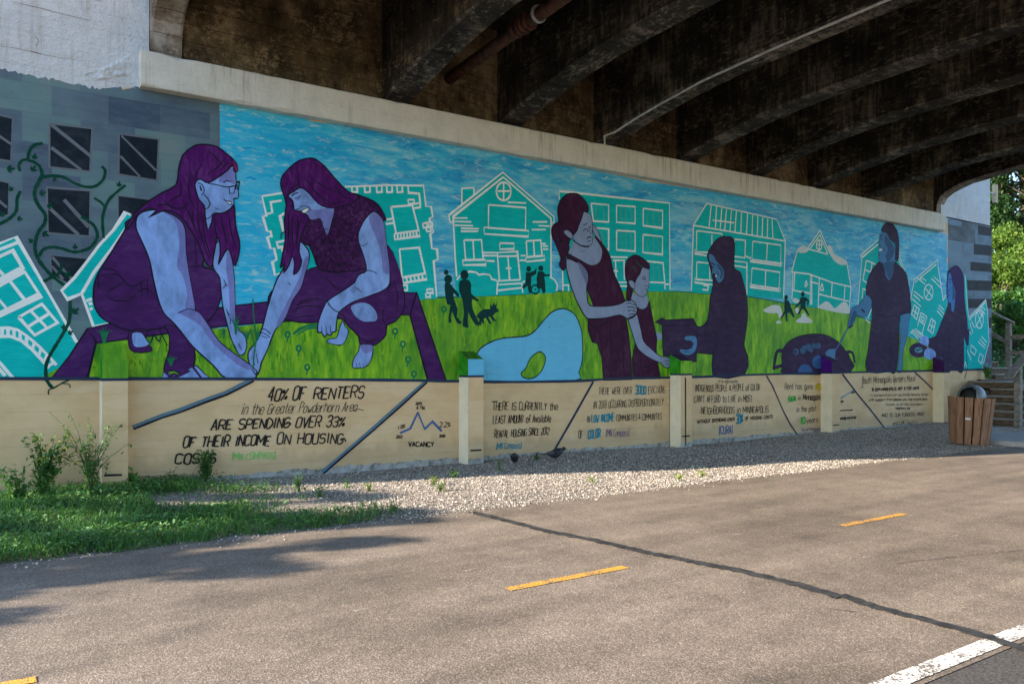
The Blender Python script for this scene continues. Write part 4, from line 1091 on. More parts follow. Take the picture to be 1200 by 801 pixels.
# old brick building behind the second woman
bl = [[(332, 226), (307, 230), (311, 248), (312, 253), (308, 254), (313, 271), (317, 271), (318, 277), (313, 278), (317, 291), (321, 291), (324, 304), (319, 307), (322, 322), (330, 320)],
      [(330, 235), (317, 237), (319, 249), (312, 251)], [(332, 249), (332, 251), (328, 253), (332, 272)], [(334, 282), (324, 284), (326, 290), (334, 289)], [(330, 290), (331, 295)],
      [(404, 219), (454, 217), (496, 217.6), (499, 242), (505, 242), (507, 254), (503, 256), (504, 262), (508, 272), (504, 274), (506, 291), (512, 292), (513, 304), (508, 305.5), (511.5, 348)],
      [(478, 218), (478.5, 226), (491, 227), (492.5, 241)], [(478, 234), (485, 234), (485.5, 238.5), (478.5, 239), (478, 234)], [(484, 239), (492, 238), (492.5, 243), (485, 244)],
      rect((458, 242.5), (483, 240.5), (490.5, 270), (464, 273.5)), rect((462, 274), (491, 270), (492, 276.5), (462.5, 280.8)), rect((468, 292), (491, 290), (498, 320), (471, 325)),
      rect((471, 325.5), (499, 320.5), (500, 327), (473, 331.5)), [(452, 257.5), (461, 256)], [(452, 262.5), (462, 261)], rect((495, 262), (500, 261), (501, 266), (496, 267)), rect((501, 260), (506, 260), (507, 265), (502, 265.5)),
      rect((499, 267), (504, 266.5), (505, 271), (500, 271)), rect((500, 339), (507, 338.5), (507.5, 343), (500.5, 343)), rect((499, 343.5), (504, 343.5), (504, 348), (499, 348)), rect((471, 334), (477, 334), (477, 340), (471, 340)), [(470, 331), (470, 336)]]
for x_ in (412, 427, 441, 453, 465): bl.append([(x_, 218.3), (x_+.5, 225.5), (x_+6.5, 225), (x_+6.2, 218)])
for k in range(1, 8): bl.append([lerp((462, 274), (491, 270), k/8), lerp((462.5, 280.8), (492, 276.5), k/8)])
for k in range(1, 6): bl.append([lerp((471, 325.5), (499, 320.5), k/6), lerp((473, 331.5), (500, 327), k/6)])
house("painted stepped-brick building behind the second kneeling woman", [[(307, 230), (332, 226), (345, 250), (352, 300), (345, 340), (322, 322), (319, 307), (324, 304), (321, 291), (317, 291), (313, 278), (318, 277), (317, 271), (313, 271), (308, 254), (312, 253), (311, 248)],
       [(355, 280), (375, 310), (372, 330), (345, 340), (350, 300)], [(400, 219), (454, 217), (496, 217.6), (499, 242), (505, 242), (507, 254), (503, 256), (508, 272), (504, 274), (506, 291), (512, 292), (513, 304), (508, 305.5), (511.5, 350), (465, 352), (450, 300), (440, 240), (405, 225)]], bl, .034)
# gabled house
gl = [[(527, 260), (526, 252), (589, 202), (649, 254), (649, 261), (645, 261)], [(531, 260), (530.5, 254), (589.5, 207.6), (645.5, 256), (645.5, 322), (645.5, 324)], [(527, 260), (531, 260)], [(531, 256), (533, 300), (535, 324)], [(541, 239), (541, 221), (555, 220), (555.3, 228)],
      [(590, 214), (590, 234.5)], [(581.5, 224), (598.5, 224)], rect((572.5, 240), (616, 243.5), (615.5, 270), (572, 267)), rect((567, 266.3), (619.5, 270.5), (619, 277.3), (567.3, 274)),
      rect((543.5, 281.3), (564, 281), (566, 304), (545.5, 304.3)), [(554, 281), (555.5, 304)], rect((542, 305), (569, 304.5), (569.3, 310.2), (542.4, 310.5)), rect((616.5, 282.4), (633.5, 281.3), (635, 299.5), (617.5, 300.8)), [(625, 282), (626, 300)],
      rect((616, 301.8), (638, 299.7), (638.4, 304.5), (616.5, 306.6)), rect((585.5, 284.8), (602.2, 285.3), (602.2, 291.6), (585.5, 292)), [(585, 328.5), (582.5, 296), (606, 294.5), (609.5, 327.5)], [(583, 300.3), (606.4, 300)], [(595, 301), (597, 327.5)], [(592.5, 314.3), (599, 314.3)],
      [(583, 329), (609.5, 327.7)], [(582.3, 333.6), (611, 331.9)], [(582.3, 340.3), (612, 337)], [(583, 329), (582, 345)], [(611, 331), (612.5, 343)],
      [(535, 328), (540, 322), (545, 321), (550, 318), (558, 319), (561, 322), (566, 321), (574, 322), (576, 327), (582, 328.5)], [(612, 331), (615, 329)], [(644, 324), (650, 328), (653, 334), (652, 341)]]
for a_, b_ in [((531, 255.5), (547.5, 255.5)), ((532, 259.5), (552, 260)), ((533, 264), (554, 264.5)), ((540, 267.5), (561, 268)), ((540, 271), (560, 271)), ((595, 237), (616.5, 238)), ((624, 260), (641, 260)), ((631, 264.5), (644, 265)), ((623, 269), (639.5, 269)), ((566, 296), (582, 296)), ((566, 299.5), (582, 299.5)), ((570, 305.5), (579.5, 306)), ((635, 285.5), (639.3, 285.5)), ((636, 288.3), (642, 288.3)), ((636, 292), (642, 292)), ((608.5, 305), (616, 305)), ((610, 299.5), (616, 299.5))]: gl.append([a_, b_])
house("painted gabled house with a round attic window", [(589, 202), (649, 254), (649, 261), (645.5, 261), (645.5, 324), (652, 332), (652, 343), (535, 348), (532, 320), (531, 260), (527, 260), (526, 252), (541, 240), (541, 221), (555, 220), (555, 229)], gl, .032, circles=[((590, 224.3), 8.6, 10.6)])
# apartment block
al = [[(655, 234), (655.3, 224), (784.3, 238), (785, 339)], [(659, 315), (659.5, 341)], [(659.5, 334), (666, 334), (666, 341)],
      rect((692.5, 238.3), (713, 240.2), (713, 260.2), (695, 259)), rect((722.3, 240.7), (744, 242.2), (744, 262), (722.3, 260.3)), rect((753.6, 244.2), (776.3, 247), (776, 267.3), (753.4, 264.3)),
      [(698, 267), (713, 268.3), (713, 293), (708, 291)], rect((722.3, 270), (744, 271.3), (744, 294.5), (722.3, 292.7)), rect((753.4, 274.8), (776.3, 277.3), (776, 298.3), (753.2, 295.8)),
      [(758, 306), (776.8, 308), (778.8, 331.2), (760, 330.4)], [(715, 301), (735, 301.5)], [(718, 305), (732, 305)], [(721, 305), (722, 328)], [(731, 305), (731.5, 328)], [(718, 317), (724, 317.6)], [(724, 330.7), (735, 330.7)], [(725, 335.2), (735, 335.2)], [(779, 339), (779, 333), (784, 333)]]
cur = [[(699, 241), (698, 249), (700, 258)], [(705, 241), (708, 249), (708, 258)], [(728, 243), (727, 251), (729, 260)], [(733, 243), (733, 260)], [(738, 243), (740, 251), (739, 261)], [(760, 247), (758, 256), (759, 264)], [(766, 247), (765, 265)], [(770, 248), (773, 256), (771, 266)],
       [(729, 272), (727, 282), (729, 292)], [(733.5, 272), (733.5, 293)], [(738, 272), (740.5, 282), (739, 293)], [(760, 277), (758, 286), (760, 296)], [(766, 278), (766, 297)], [(770, 278), (772, 287), (771, 297)], [(765, 308), (767, 330)], [(769, 308), (773, 319), (772, 329)], [(704, 270), (707, 280), (706, 289)]]
house("painted three-storey apartment block with curtained windows", [(655.3, 224), (784.3, 238), (785, 341.5), (700, 340), (659, 341), (657, 300)], al, .034, extra=lambda A: A.lines(cur, paint((.10, .40, .36), .1, .2), .022, 3.0, sm=False))
# ribbed-roof house
rl = [rect((828, 238.4), (910, 257), (920, 282.4), (812.4, 264)), [(812.4, 264), (810, 340)], [(920, 282.4), (918, 349)], [(835, 258), (860, 261)], rect((816.3, 270.3), (846, 274), (846, 297), (816, 295)), [(814.5, 292), (814, 297), (828, 299.5)],
      rect((860.4, 280.3), (873.3, 281.5), (872.7, 302), (860, 300.4)), rect((882, 282.6), (915, 287.3), (914.6, 309), (881, 303.8)), [(879.5, 301), (879, 306), (915.5, 311.7), (916, 307)], [(899, 285), (898, 306)], rect((881, 314), (913.7, 319), (912.5, 338.6), (880, 333.5)), [(879, 331), (878.5, 336), (914, 341.3), (914.5, 337)], [(897, 317), (896.5, 336)],
      [(833, 308.5), (816.4, 307), (816, 327.3), (837, 328.6)], [(814.5, 325), (814, 331), (837, 333.8)], [(834, 275), (834, 290)], [(831.5, 309), (831.5, 327)], [(860, 305.7), (875, 307.5), (875, 345)], [(860, 311), (875, 313.6)], [(824, 334), (830, 335), (829, 340), (823, 339)], [(874, 300), (880, 303)]]
for (a_, b_, c_, d_) in [(305,112,290,260),(340,122,333,268),(375,135,365,275),(407,142,395,282),(440,150,430,290),(473,158,463,298),(507,165,503,305),(548,175,540,315),(582,183,578,318),(617,190,613,325),(650,200,645,328),(683,207,680,335),(712,213,718,340)]:
    rl.append([(780+a_/5.72, 220+b_/5.72), (780+c_/5.72, 220+d_/5.72)])
house("painted house with a ribbed sloping roof behind the hooded figure", [(828, 238.4), (910, 257), (920, 282.4), (918, 350), (875, 347), (810, 342.5), (812.4, 264)], rl, .034)
# cottage
cl_ = [[(946, 291), (960.8, 270), (972, 297)], [(948.5, 292), (960.6, 275), (969.5, 297)], [(944.5, 291), (970, 298)], [(934, 294), (927.5, 318.7), (948, 321), (975, 331), (997, 336), (992, 307)], [(929, 319.5), (928, 350)], [(997, 337), (994.5, 367)], [(931, 320), (930, 340)], [(929, 340), (948.5, 343.5)], [(949.5, 322), (949.3, 357)], [(951, 322), (951, 357)],
       [(960, 325), (958.5, 361)], [(949.5, 330), (959.5, 332.6)], [(975, 331), (974, 347)], [(990, 335), (989, 350)], [(958.7, 344.4), (994.5, 353)], rect((943, 335), (944.5, 329), (946, 333), (944, 336)), rect((961, 338), (963, 332), (965, 340), (962, 340)), [(957, 286.5), (963, 287)], [(959.7, 281), (959.7, 293)]]
def snow(A):
    for P in ([(934, 292), (940, 288), (945, 290), (947, 294), (940, 296.5), (934.5, 295)], [(969, 290), (972, 287), (975, 291), (977, 297), (986, 302), (992, 306), (991.5, 310), (984, 310), (977, 305), (973, 299)],
              [(959, 361), (963, 356), (967, 353), (971, 354), (974, 357), (978, 361), (983, 357), (987, 354), (991, 354), (994, 359), (994.3, 367.5)], [(928, 352), (931, 349), (935, 350.5), (937, 354), (932, 355)]):
        A.poly(P, WCLOUD, 3.6, sm=True)
house("painted cottage with a snowy gable behind the grill", [(960.8, 270), (972, 297), (992, 307), (997, 336), (994.5, 368), (958, 361), (928, 356), (927.5, 318.7), (934, 293), (946, 291)], cl_, .036, circles=[((959.7, 287), 3.2, 6)], extra=snow)
house("painted gable half hidden behind the man with the spatula", [(1008, 299.5), (1040, 272), (1053, 298), (1066, 330), (1064, 392), (1050, 388), (1021, 376), (1005, 358), (1010, 303)],
      [[(1029, 281), (1008, 299.5), (1009.5, 302), (1029, 286)], [(1010, 302), (1005, 358)], rect((1015, 305), (1027, 310), (1022, 336), (1011, 328)), [(1022, 307), (1018, 331)], [(1013, 316), (1026, 321)], rect((1011, 338), (1017, 341), (1016, 352), (1010, 349)), [(1050, 296), (1062, 327)], [(1053, 298), (1065, 331), (1064.5, 350)], [(1017, 372), (1021, 362)], [(1014, 374), (1019, 378)]], .036)
h7 = [[(1066, 357), (1071, 328), (1098, 305), (1101, 325), (1105, 352), (1109, 345)], [(1072, 331), (1097, 309.5)], [(1098, 305), (1103.5, 343)], [(1083.5, 337), (1092, 347)], [(1092, 334), (1084.5, 350)],
      rect((1071, 357), (1077, 362), (1074, 374), (1068, 368)), [(1074, 359.5), (1071, 371)], [(1069.5, 363), (1075.5, 368)], rect((1079, 366), (1086, 371), (1083, 381), (1077, 375)), [(1079.5, 370), (1083, 373), (1082, 377), (1079, 374), (1079.5, 370)], [(1079, 366), (1075, 382)], [(1086, 371), (1080, 391)], rect((1091, 373), (1096, 377), (1093, 391), (1087, 386)), [(1093.5, 375), (1090, 389)], [(1089, 380), (1095, 384)],
      [(1066.5, 391), (1070, 386)], [(1067.5, 388), (1076, 397)], [(1069, 386.5), (1079, 396)], [(1071, 385.5), (1081, 394.5)], [(1073, 385), (1082, 393)]]
for q in [((1074, 325), (1084, 333)), ((1076, 322), (1085, 329)), ((1078, 326), (1080, 328)), ((1091, 326), (1103, 338)), ((1094, 324), (1104, 333)), ((1070, 345), (1078, 352)), ((1069, 350), (1079, 359)), ((1071, 341), (1082, 350)), ((1099, 360), (1106, 368)), ((1100, 357), (1106, 363)), ((1098, 364), (1104, 371))]: h7.append(list(q))
house("leaning painted house between the man and the woman in the dress", [(1071, 328), (1098, 305), (1105, 352), (1109, 346), (1109, 366), (1098, 392), (1093, 396), (1077, 398), (1064.5, 393), (1066, 357)], h7, .032, circles=[((1088, 342.3), 5.2, 9)])
h8 = [[(1130.5, 322), (1133.5, 360), (1135, 372), (1155, 351), (1157, 364), (1159, 400), (1151, 431)], [(1135.3, 375), (1154.5, 354)], [(1145, 366), (1151, 383)], [(1152, 366), (1143, 383)], [(1136, 378), (1140, 390)], [(1138, 376), (1142, 384)], [(1145, 363), (1152, 371)], [(1148, 360), (1154, 368)], [(1149, 358), (1154.5, 363)],
      [(1134, 385), (1138, 392)], rect((1148, 414), (1152, 417), (1150, 426), (1146, 422)), rect((1138, 404), (1144, 410), (1142, 416), (1137, 411)), [(1146, 400), (1154, 408)], [(1148, 397), (1155, 405)], [(1150, 394), (1156, 401)], [(1133, 410), (1138, 422)], [(1129, 431), (1131, 424), (1133, 431)]]
house("leaning painted house at the right end of the mural", [(1131, 320), (1133, 330), (1135, 372), (1155, 351), (1157, 364), (1159, 400), (1151, 432.3), (1124, 433), (1128, 395), (1128, 330)], h8, .032, circles=[((1147.5, 374), 4.6, 10.5)])

# --- grey windows and vines on the left facade
A = Art()
def win(P, diags):
    xc = sum(p[0] for p in P)/len(P); yc = sum(p[1] for p in P)/len(P)
    A.poly([(xc+(x-xc)*1.10, yc+(y-yc)*1.09) for x, y in P], FRAME, 1.0, sm=False)
    A.poly(P, BLACKW, 1.5, sm=False)
    for a_, b_, w_ in diags: A.line([a_, b_], FRAME, w_, 2.0, sm=False)
win([(59, 146), (107, 151.5), (104.5, 200), (59, 195)], [((60, 146), (106, 183), .040), ((60, 173), (95, 199), .040)])
win([(-12, 133), (14, 139.5), (12, 188), (-12, 184)], [((-12, 152), (13, 169), .035)])
win([(140.5, 158), (185, 164), (183, 210.5), (140, 203.5)], [((142, 159), (183, 200), .028), ((141, 183), (164, 207), .028)])
win([(56, 221), (105, 224.5), (104, 276), (57, 272)], [((75, 234), (104, 266), .045), ((57, 243), (92, 275), .045)])
win([(-12, 210), (10, 215), (9, 251), (-12, 257)], [((-8, 230), (8, 243), .035)])
win([(139, 230), (180, 235), (165, 254), (149, 250), (139, 260)], [])
win([(60, 299.5), (103, 303.5), (80, 331), (61, 322)], [((61, 301), (84, 327), .03), ((61, 312), (74, 327), .03)])
A.done("painted_window", wall, "dark painted windows with diagonal bars on the grey facade")
A = Art()
for P, w_ in [([(50, 168), (41, 170), (35, 176), (33, 187), (40, 190), (47, 196), (50, 207)], .05), ([(33, 187), (26, 188), (22, 194), (23.5, 201)], .04), ([(50, 205), (45, 214), (41, 222), (41, 232), (46, 242), (53, 252), (52, 262), (46, 270), (42, 280), (41, 292), (45, 304), (54, 316), (63, 325), (75, 334)], .055),
              ([(50, 208), (60, 206), (74, 207.5), (87, 214.5), (100, 219), (112, 218), (121, 210), (123, 200), (119, 195)], .05), ([(95, 254), (104, 259), (111, 266), (114, 277), (107, 289), (96, 294), (85, 295), (72, 291), (61, 289.5), (51, 292), (46, 300)], .05),
              ([(147, 217), (137, 225), (127, 235), (121, 250), (120, 262), (121.5, 279)], .045), ([(110, 232), (118, 237), (124, 244)], .04), ([(24, 224), (20, 233), (19, 247), (11, 256), (0, 262), (-8, 264)], .045), ([(51, 330), (60, 325), (68, 321), (72, 314), (71, 308)], .05),
              ([(82, 352), (82, 368), (80, 379), (73, 392), (65, 405), (58, 417), (54, 428), (54, 442), (57, 449), (62, 455)], .055), ([(62, 455), (72, 449), (82, 444.5)], .025), ([(62, 454), (57, 457), (57, 462)], .02)]:
    A.line(P, VINE, w_*.72, 4.2, n=5)
A.line([(73, 449), (81, 450), (82, 454)], VINE, .012, 4.2)
def leaf(x_, y_, s_, a_, m=VINE):
    for d_ in (-.7, 0, .7):
        c_, n_ = math.cos(a_+d_), math.sin(a_+d_); k_ = s_*(1 if d_ == 0 else .75)
        A.poly([(x_, y_), (x_+c_*k_*.5-n_*k_*.2, y_+n_*k_*.5+c_*k_*.2), (x_+c_*k_, y_+n_*k_), (x_+c_*k_*.5+n_*k_*.2, y_+n_*k_*.5-c_*k_*.2)], m, 4.6, sm=True, n=2)
for q in [(8, 198, 10, 0), (37, 201, 9, -1), (40, 187, 8, -1.4), (46, 227, 9, -.2), (55, 241, 9, .1), (50, 272, 9, .6), (38, 284, 7, -2.4), (88, 292, 7, -1.6), (78, 325, 10, -1.2), (85, 367, 10, -.7), (74, 386, 7, -1.4), (80, 391, 7, -.5), (139, 219, 7, -1.4), (14, 224, 7, -2), (62, 209, 6, .7), (20, 256, 7, .1), (4, 254, 8, -2)]: leaf(*q)
A.done("painted_vine", wall, "dark green vine curling over the grey painted facade")

# --- blue-grey bars on the cream band, mural base line
A = Art()
A.line(BOT, NAVY, .045, 11.8, n=3); A.done("painted_base_line", wall)
def bar(P, w0, label):
    A = Art(); A.line(P, INK if w0 > .0545 and P[0][0] < 600 else NAVY, w0*(1 if P[0][0] < 600 else .85), 4.4, sm=False)
    if P[0][0] > 600: return A.done('painted_bar', wall, label)
    
    A.line([(x-.3-(w0*12), y-w0*26) for x, y in P] if abs(P[0][0]-P[-1][0]) < abs(P[0][1]-P[-1][1])*1.6 else [(x-.4, y-w0*30) for x, y in P], BAR, w0*.75, 4.8, sm=False)
    return A.done("painted_bar", wall, label)
bar([(297, 445), (282, 452.5), (265, 461), (240, 470), (212, 481), (190, 488), (172, 495), (156, 501.5)], .058, "longest curved blue-grey bar rising from the first woman's fingers")
bar([(500, 447), (470, 474), (435, 505), (400, 535), (378, 554)], .055, "straight blue-grey bar left of the vacancy graph")
bar([(695, 447), (672, 488), (649, 528)], .045, "thin bar between the two written panels in the middle")
bar([(898, 440), (905, 452), (912, 468), (918, 482), (926, 497), (934, 509)], .042, "thin bar left of the rent panel")
bar([(987, 438), (1005, 462), (1020, 480), (1037, 502)], .055, "bar between the fourth pilaster and the title panel")
bar([(1072, 436), (1084, 447), (1095, 458)], .050, "short bar right of the title")

# --- bed frame, pond
A = Art()
A.poly([(102.5, 385), (125, 380), (200, 368), (276, 358), (314, 353.5), (400, 348), (471, 343), (488, 342.5), (480, 369), (471, 369), (400, 373), (314, 377.5), (247, 383.5), (150, 397), (112.5, 402)], PURP, 4.0, sm=False, out=INK, ow=.02)
A.poly([(102.5, 385), (112.5, 400), (102.5, 443), (60, 443), (81, 417.5)], PURP, 4.8, sm=False, out=INK, ow=.022)
A.poly([(488, 342.5), (522.6, 446), (501, 445.3), (480, 369)], PURP, 4.8, sm=False, out=INK, ow=.022)
A.done("painted_bed_frame", wall, "purple painted frame lying across the lawn")
A = Art()
pond = [(553, 446.6), (552, 436), (556, 422), (562, 409), (576, 400), (590, 396), (602, 395), (618, 393), (628, 386), (638, 374), (648, 364.5), (660, 361.5), (672, 367), (679, 380), (682, 394), (682.3, 420), (678, 436), (670, 446.3)]
A.poly(pond, POND, 3.2, sm=True, out=INK, ow=.022, n=3)
A.poly([(610, 438), (616, 431), (620, 422), (626, 415), (633, 412), (638.5, 417), (638, 426), (633, 436), (626, 442), (617, 443.5)], LAWNP, 4.2, sm=True, out=INK, ow=.02)
A.circ((643.5, 383), .6, .6, INK, 4.3); A.done("painted_pond", wall, "pale blue painted pond with a green hole in it")

# --- small silhouettes
A = Art()
A.circ((522.6, 319), 2.7, 3, SIL, 4.4).circ((525, 327), 4.6, 5.2, SIL, 4.4)
A.poly([(521, 332), (526, 331), (531, 337), (538, 345), (536, 348), (531.5, 343), (531.5, 350), (536, 362), (535, 371), (541, 377.5), (536, 379), (532, 371), (529.5, 365), (528, 372), (529, 377), (525.5, 377), (526, 368), (527.5, 357), (524, 357), (521.5, 345)], SIL, 4.4, n=2)
A.circ((544, 322), 4.8, 5.8, SIL, 4.4)
A.poly([(540, 328), (549, 328), (552, 334), (552, 344), (561, 351), (558.5, 353), (553, 350.5), (554, 363), (562, 380), (557, 380.5), (551, 371), (548.5, 366), (548, 380), (549.5, 383.5), (542, 382), (543.5, 367), (541.5, 350), (538, 342), (537.5, 333)], SIL, 4.4, n=2)
A.line([(558, 352), (566, 362)], SIL, .012, 4.4)
A.done("painted_walking_couple", wall, "dark silhouette of a couple walking")
A = Art()
A.poly([(558, 371), (562, 365), (567, 362), (574, 362), (574.5, 356), (576.5, 359), (578.5, 353.5), (580, 358), (582, 354), (581.5, 360.5), (585, 364), (580.5, 366.5), (577, 370), (581.5, 376.5), (577.5, 376), (574, 371), (572, 371), (576, 380), (572.5, 378.5), (569, 372), (566.5, 373.5), (567.5, 380), (564, 377), (563.5, 381.5), (560.5, 380), (561.5, 373.5)], SIL, 4.4, sm=False)
A.done("painted_dog", wall, "dark silhouette of a small dog")
A = Art()
A.circ((619.3, 315), 2.9, 3.3, SIL, 4.4).circ((633.5, 314.3), 2.9, 3.3, SIL, 4.4)
A.poly([(616, 319), (621, 319), (626, 317), (628.5, 313.5), (628, 321), (622.5, 324), (622, 334), (623.5, 343), (619.5, 343.5), (618, 335), (613.5, 338), (611, 336), (615.5, 332)], SIL, 4.4, sm=False)
A.poly([(630, 318), (636, 318), (639, 321.5), (644, 321.5), (644, 323.5), (637.5, 324), (638.5, 331), (639, 342), (636, 343.5), (634, 338), (629, 338), (628.5, 326)], SIL, 4.4, sm=False)
A.circ((627, 339), 4.6, 5, SIL, 4.4, w=.028).circ((637, 341.5), 1.6, 2.2, SIL, 4.4); A.circ((627, 339), 1, 1, SIL, 4.4)
A.done("painted_wheelchair_pair", wall, "dark silhouette of a person pushing a wheelchair")
A = Art()
A.circ((921, 348.5), 2.1, 3, SIL, 4.4).circ((940.5, 344.5), 2.2, 3, SIL, 4.4)
A.poly([(919, 351), (924, 352), (927, 360), (931, 371), (929.5, 372), (925, 366), (922.5, 367), (922.5, 377), (921, 377), (920, 367), (916, 373), (914, 372.5), (919, 364)], SIL, 4.4, sm=False)
A.poly([(938, 348), (944, 348), (948, 352), (947, 357), (945, 357.5), (946, 353), (944, 353), (943.5, 360), (948.5, 369), (947, 369.5), (942, 363), (939.5, 362), (936.5, 368), (934, 368), (938, 360), (937.5, 356), (932, 361), (930, 361), (936.5, 353)], SIL, 4.4, sm=False)
A.done("painted_runners", wall, "dark silhouettes of two people running")
A = Art()
for P in ([(894, 363.5), (899, 360), (905, 357.5), (912, 357.5), (915.5, 362), (916.5, 369), (915, 372.5), (912, 371), (911, 367), (904, 367), (898, 366)], [(909, 378.5), (911, 375.5), (914, 376), (915.3, 378.8)], [(931.5, 362), (933.5, 360), (936, 362.5), (935, 367), (932.5, 366.5)], [(933, 377.5), (935, 373.5), (938, 372), (940, 367.5), (943, 367), (945, 371), (949, 373), (951, 378)]):
    A.poly(P, WCLOUD, 4.0)
A.done("painted_snow_patches", wall, "white painted patches on the lawn around the runners")

# ================================================================ FIGURES
def figure(label, base, subs):
    """base: Art of the clothing; subs: [(name, Art)]"""
    b = base.done("painted_woman" if "woman" in label or "girl" in label else "painted_man", wall, label)
    for nm, a in subs:
        o = a.mb.build(nm, None); o.parent = b; 
    return b
# ---- kneeling woman with glasses
C = Art()
C.poly([(150, 258), (147, 268), (140, 280), (127.5, 300), (115, 320), (110, 335), (110, 355), (117, 370), (132, 380), (150, 386.5), (165, 387.5), (190, 384), (205, 383), (227, 400), (237, 382), (247, 373), (255, 360), (260, 342), (259, 327), (250, 316), (237, 312), (240, 290), (215, 255), (190, 243)], PURP, 6.0, out=INK, ow=.02)
C.poly([(193, 381), (210, 385), (227, 407), (226.5, 430), (220, 437), (212, 438), (204, 434), (192, 433), (198, 410), (198, 392)], PURP, 6.7, out=INK, ow=.018)
C.poly([(152, 388), (151, 405), (155, 411), (165, 413), (177, 411), (177, 407), (170, 397), (172, 386)], PURP, 6.4, out=INK, ow=.014)
for P in ([(113, 325), (120, 322), (132, 321), (140, 323), (150, 334), (158, 335), (170, 328), (178, 329)], [(115, 323), (115, 335), (118, 337)], [(124, 345), (132, 338), (145, 331)], [(124, 346), (135, 352), (150, 352), (160, 344)], [(160, 344), (170, 338), (182, 346)], [(165, 330), (166, 347)], [(172, 327), (173, 346)], [(168, 390), (176, 402), (180, 392), (186, 400), (190, 390)], [(132, 380), (150, 387), (170, 388), (195, 382)], [(228, 275), (230, 311)], [(221, 312), (237, 312), (250, 317)], [(120, 315), (132, 316), (138, 320)], [(186, 385), (196, 405)]):
    C.line(P, INK, .016, 7.2, taper=2)
S = Art()
S.poly([(255, 283), (262, 285), (270, 297), (274, 325), (275, 355), (276, 380), (287, 394), (289, 405), (286, 414), (280, 415.5), (275, 406), (270, 395), (266, 380), (261, 360), (259, 342), (257, 325), (250, 314), (249, 296)], SKIN, 7.0, out=INK, ow=.016)
S.poly([(266, 296), (270, 297), (274, 325), (275, 355), (276, 380), (284, 391), (276, 386), (270, 370), (268, 340), (265, 315)], SKINS, 7.7)
S.poly([(159, 260), (162, 252), (170, 247.5), (182, 246), (195, 249), (207, 255), (216, 267), (217.5, 295), (221, 320), (225, 342), (229, 364), (240, 375), (255, 398), (270, 411), (287, 423), (300, 434), (300, 440), (296, 443), (265, 443), (250, 428), (226, 406), (205, 380), (192, 367), (185, 350), (179, 325), (175, 305), (167, 285), (160, 270)], SKIN, 8.0, out=INK, ow=.020)
S.poly([(190, 248), (204, 258), (209.7, 275), (209.5, 292), (207, 312), (214, 323), (219, 345), (217, 362), (228, 364), (225, 342), (221, 320), (217.5, 295), (216, 268), (207, 255.5)], SKINS, 8.7)
S.poly([(208, 365), (229, 364.5), (240, 375.5), (255, 398.5), (270, 411.5), (287, 423.5), (300, 434.5), (283, 430), (262, 414), (246, 398), (233, 380)], SKINS, 8.6)
S.line([(208, 367), (220, 362), (229, 364)], INK, .010, 9)
S.poly([(155, 391), (165, 390), (171, 398), (174, 403), (167, 406), (157, 405)], SKIN, 7.0)
S.poly([(190, 443), (192, 434), (200, 438), (212, 439), (222, 431), (230, 428), (240, 438), (247, 443)], SKIN, 7.0, out=INK, ow=.012, sm=False)
S.lines([[(192, 434), (200, 441), (210, 440), (222, 434)], [(196, 443), (204, 438), (208, 443)], [(226, 430), (236, 443)]], PURP, .030, 7.6)
for P in ([(262, 328), (264, 333), (261, 338)], [(263, 330), (266, 336)], [(265, 362), (267, 368), (270, 374), (269, 380)], [(266, 366), (270, 369)], [(279, 402), (283, 410)]): S.line(P, INK, .010, 9)
S.poly([(240, 247), (249, 247), (247, 262), (243, 270)], SKIN, 8.0)
S.poly([(273, 194), (275.5, 201), (276.3, 212), (278, 220), (279.3, 229), (277.5, 232.5), (273.5, 233.5), (274, 238), (271, 243), (266, 247), (260, 249.5), (251, 250), (244, 256), (240, 254), (238, 240), (232, 233), (229.5, 225), (228, 217), (231, 211), (236, 210.5), (241, 214), (248, 213), (257, 207), (266, 200)], SKIN, 8.4, out=INK, ow=.012)
S.poly([(262, 204), (272, 197), (275, 205), (275, 216), (268, 213), (258, 214), (256, 210)], SKINS, 8.9)
for P, w_ in (([(243, 215), (255, 217), (267, 219.5), (278, 217)], .014), ([(276.5, 213), (281, 213)], .014), (rect((268, 219), (275.5, 217.5), (274, 226.5), (269, 227)), .012), (rect((276.5, 214), (280.5, 214), (279, 222.5), (276, 222)), .012), ([(261.5, 214.5), (265.5, 212), (270.5, 213.5)], .014), ([(262, 233), (264, 235.5), (271, 236.5)], .014), ([(265.5, 237.5), (270, 240), (271.5, 238)], .010),
              ([(232, 215), (237, 217), (239, 224), (236, 229)], .012), ([(234, 218), (236, 224)], .018), ([(239, 228), (244, 234), (246, 239), (243.5, 244), (239, 245.5)], .014), ([(276, 232), (273.5, 233)], .014), ([(252, 244), (258, 246)], .008)):
    S.line(P, INK, w_, 9.8, sm=len(P) < 5)
S.poly([(265, 236), (271, 237.3), (269.5, 239.3), (266.5, 238.3)], TEETH, 9.7, sm=False)
H = Art()
H.poly([(228, 171), (240, 169.6), (254, 172), (266, 181), (274, 188), (278, 196), (276.5, 202), (274, 200), (272.5, 194), (266, 200), (258, 206), (248, 212.5), (241, 214), (236, 210.5), (231, 211), (228, 217), (230, 226), (233, 234), (239, 241), (240, 252), (243, 270), (248, 260), (250, 251), (262, 250), (270, 245), (273.5, 240), (275, 250), (275.6, 264), (280, 281), (280, 296), (275, 312), (272, 304), (268, 292), (263, 296), (255.5, 310), (258, 297), (257, 284), (254, 277), (252, 290), (250, 300), (248, 313), (242, 309), (236, 296), (231, 283), (222, 268), (214, 256), (200, 247), (188, 248), (174, 255), (184, 246), (172, 244.5), (160, 253), (150, 268), (148, 266), (158, 250), (174, 236), (190, 226), (206, 217), (209, 200), (214, 182)], HAIRP, 9.2, out=INK, ow=.020, n=2)
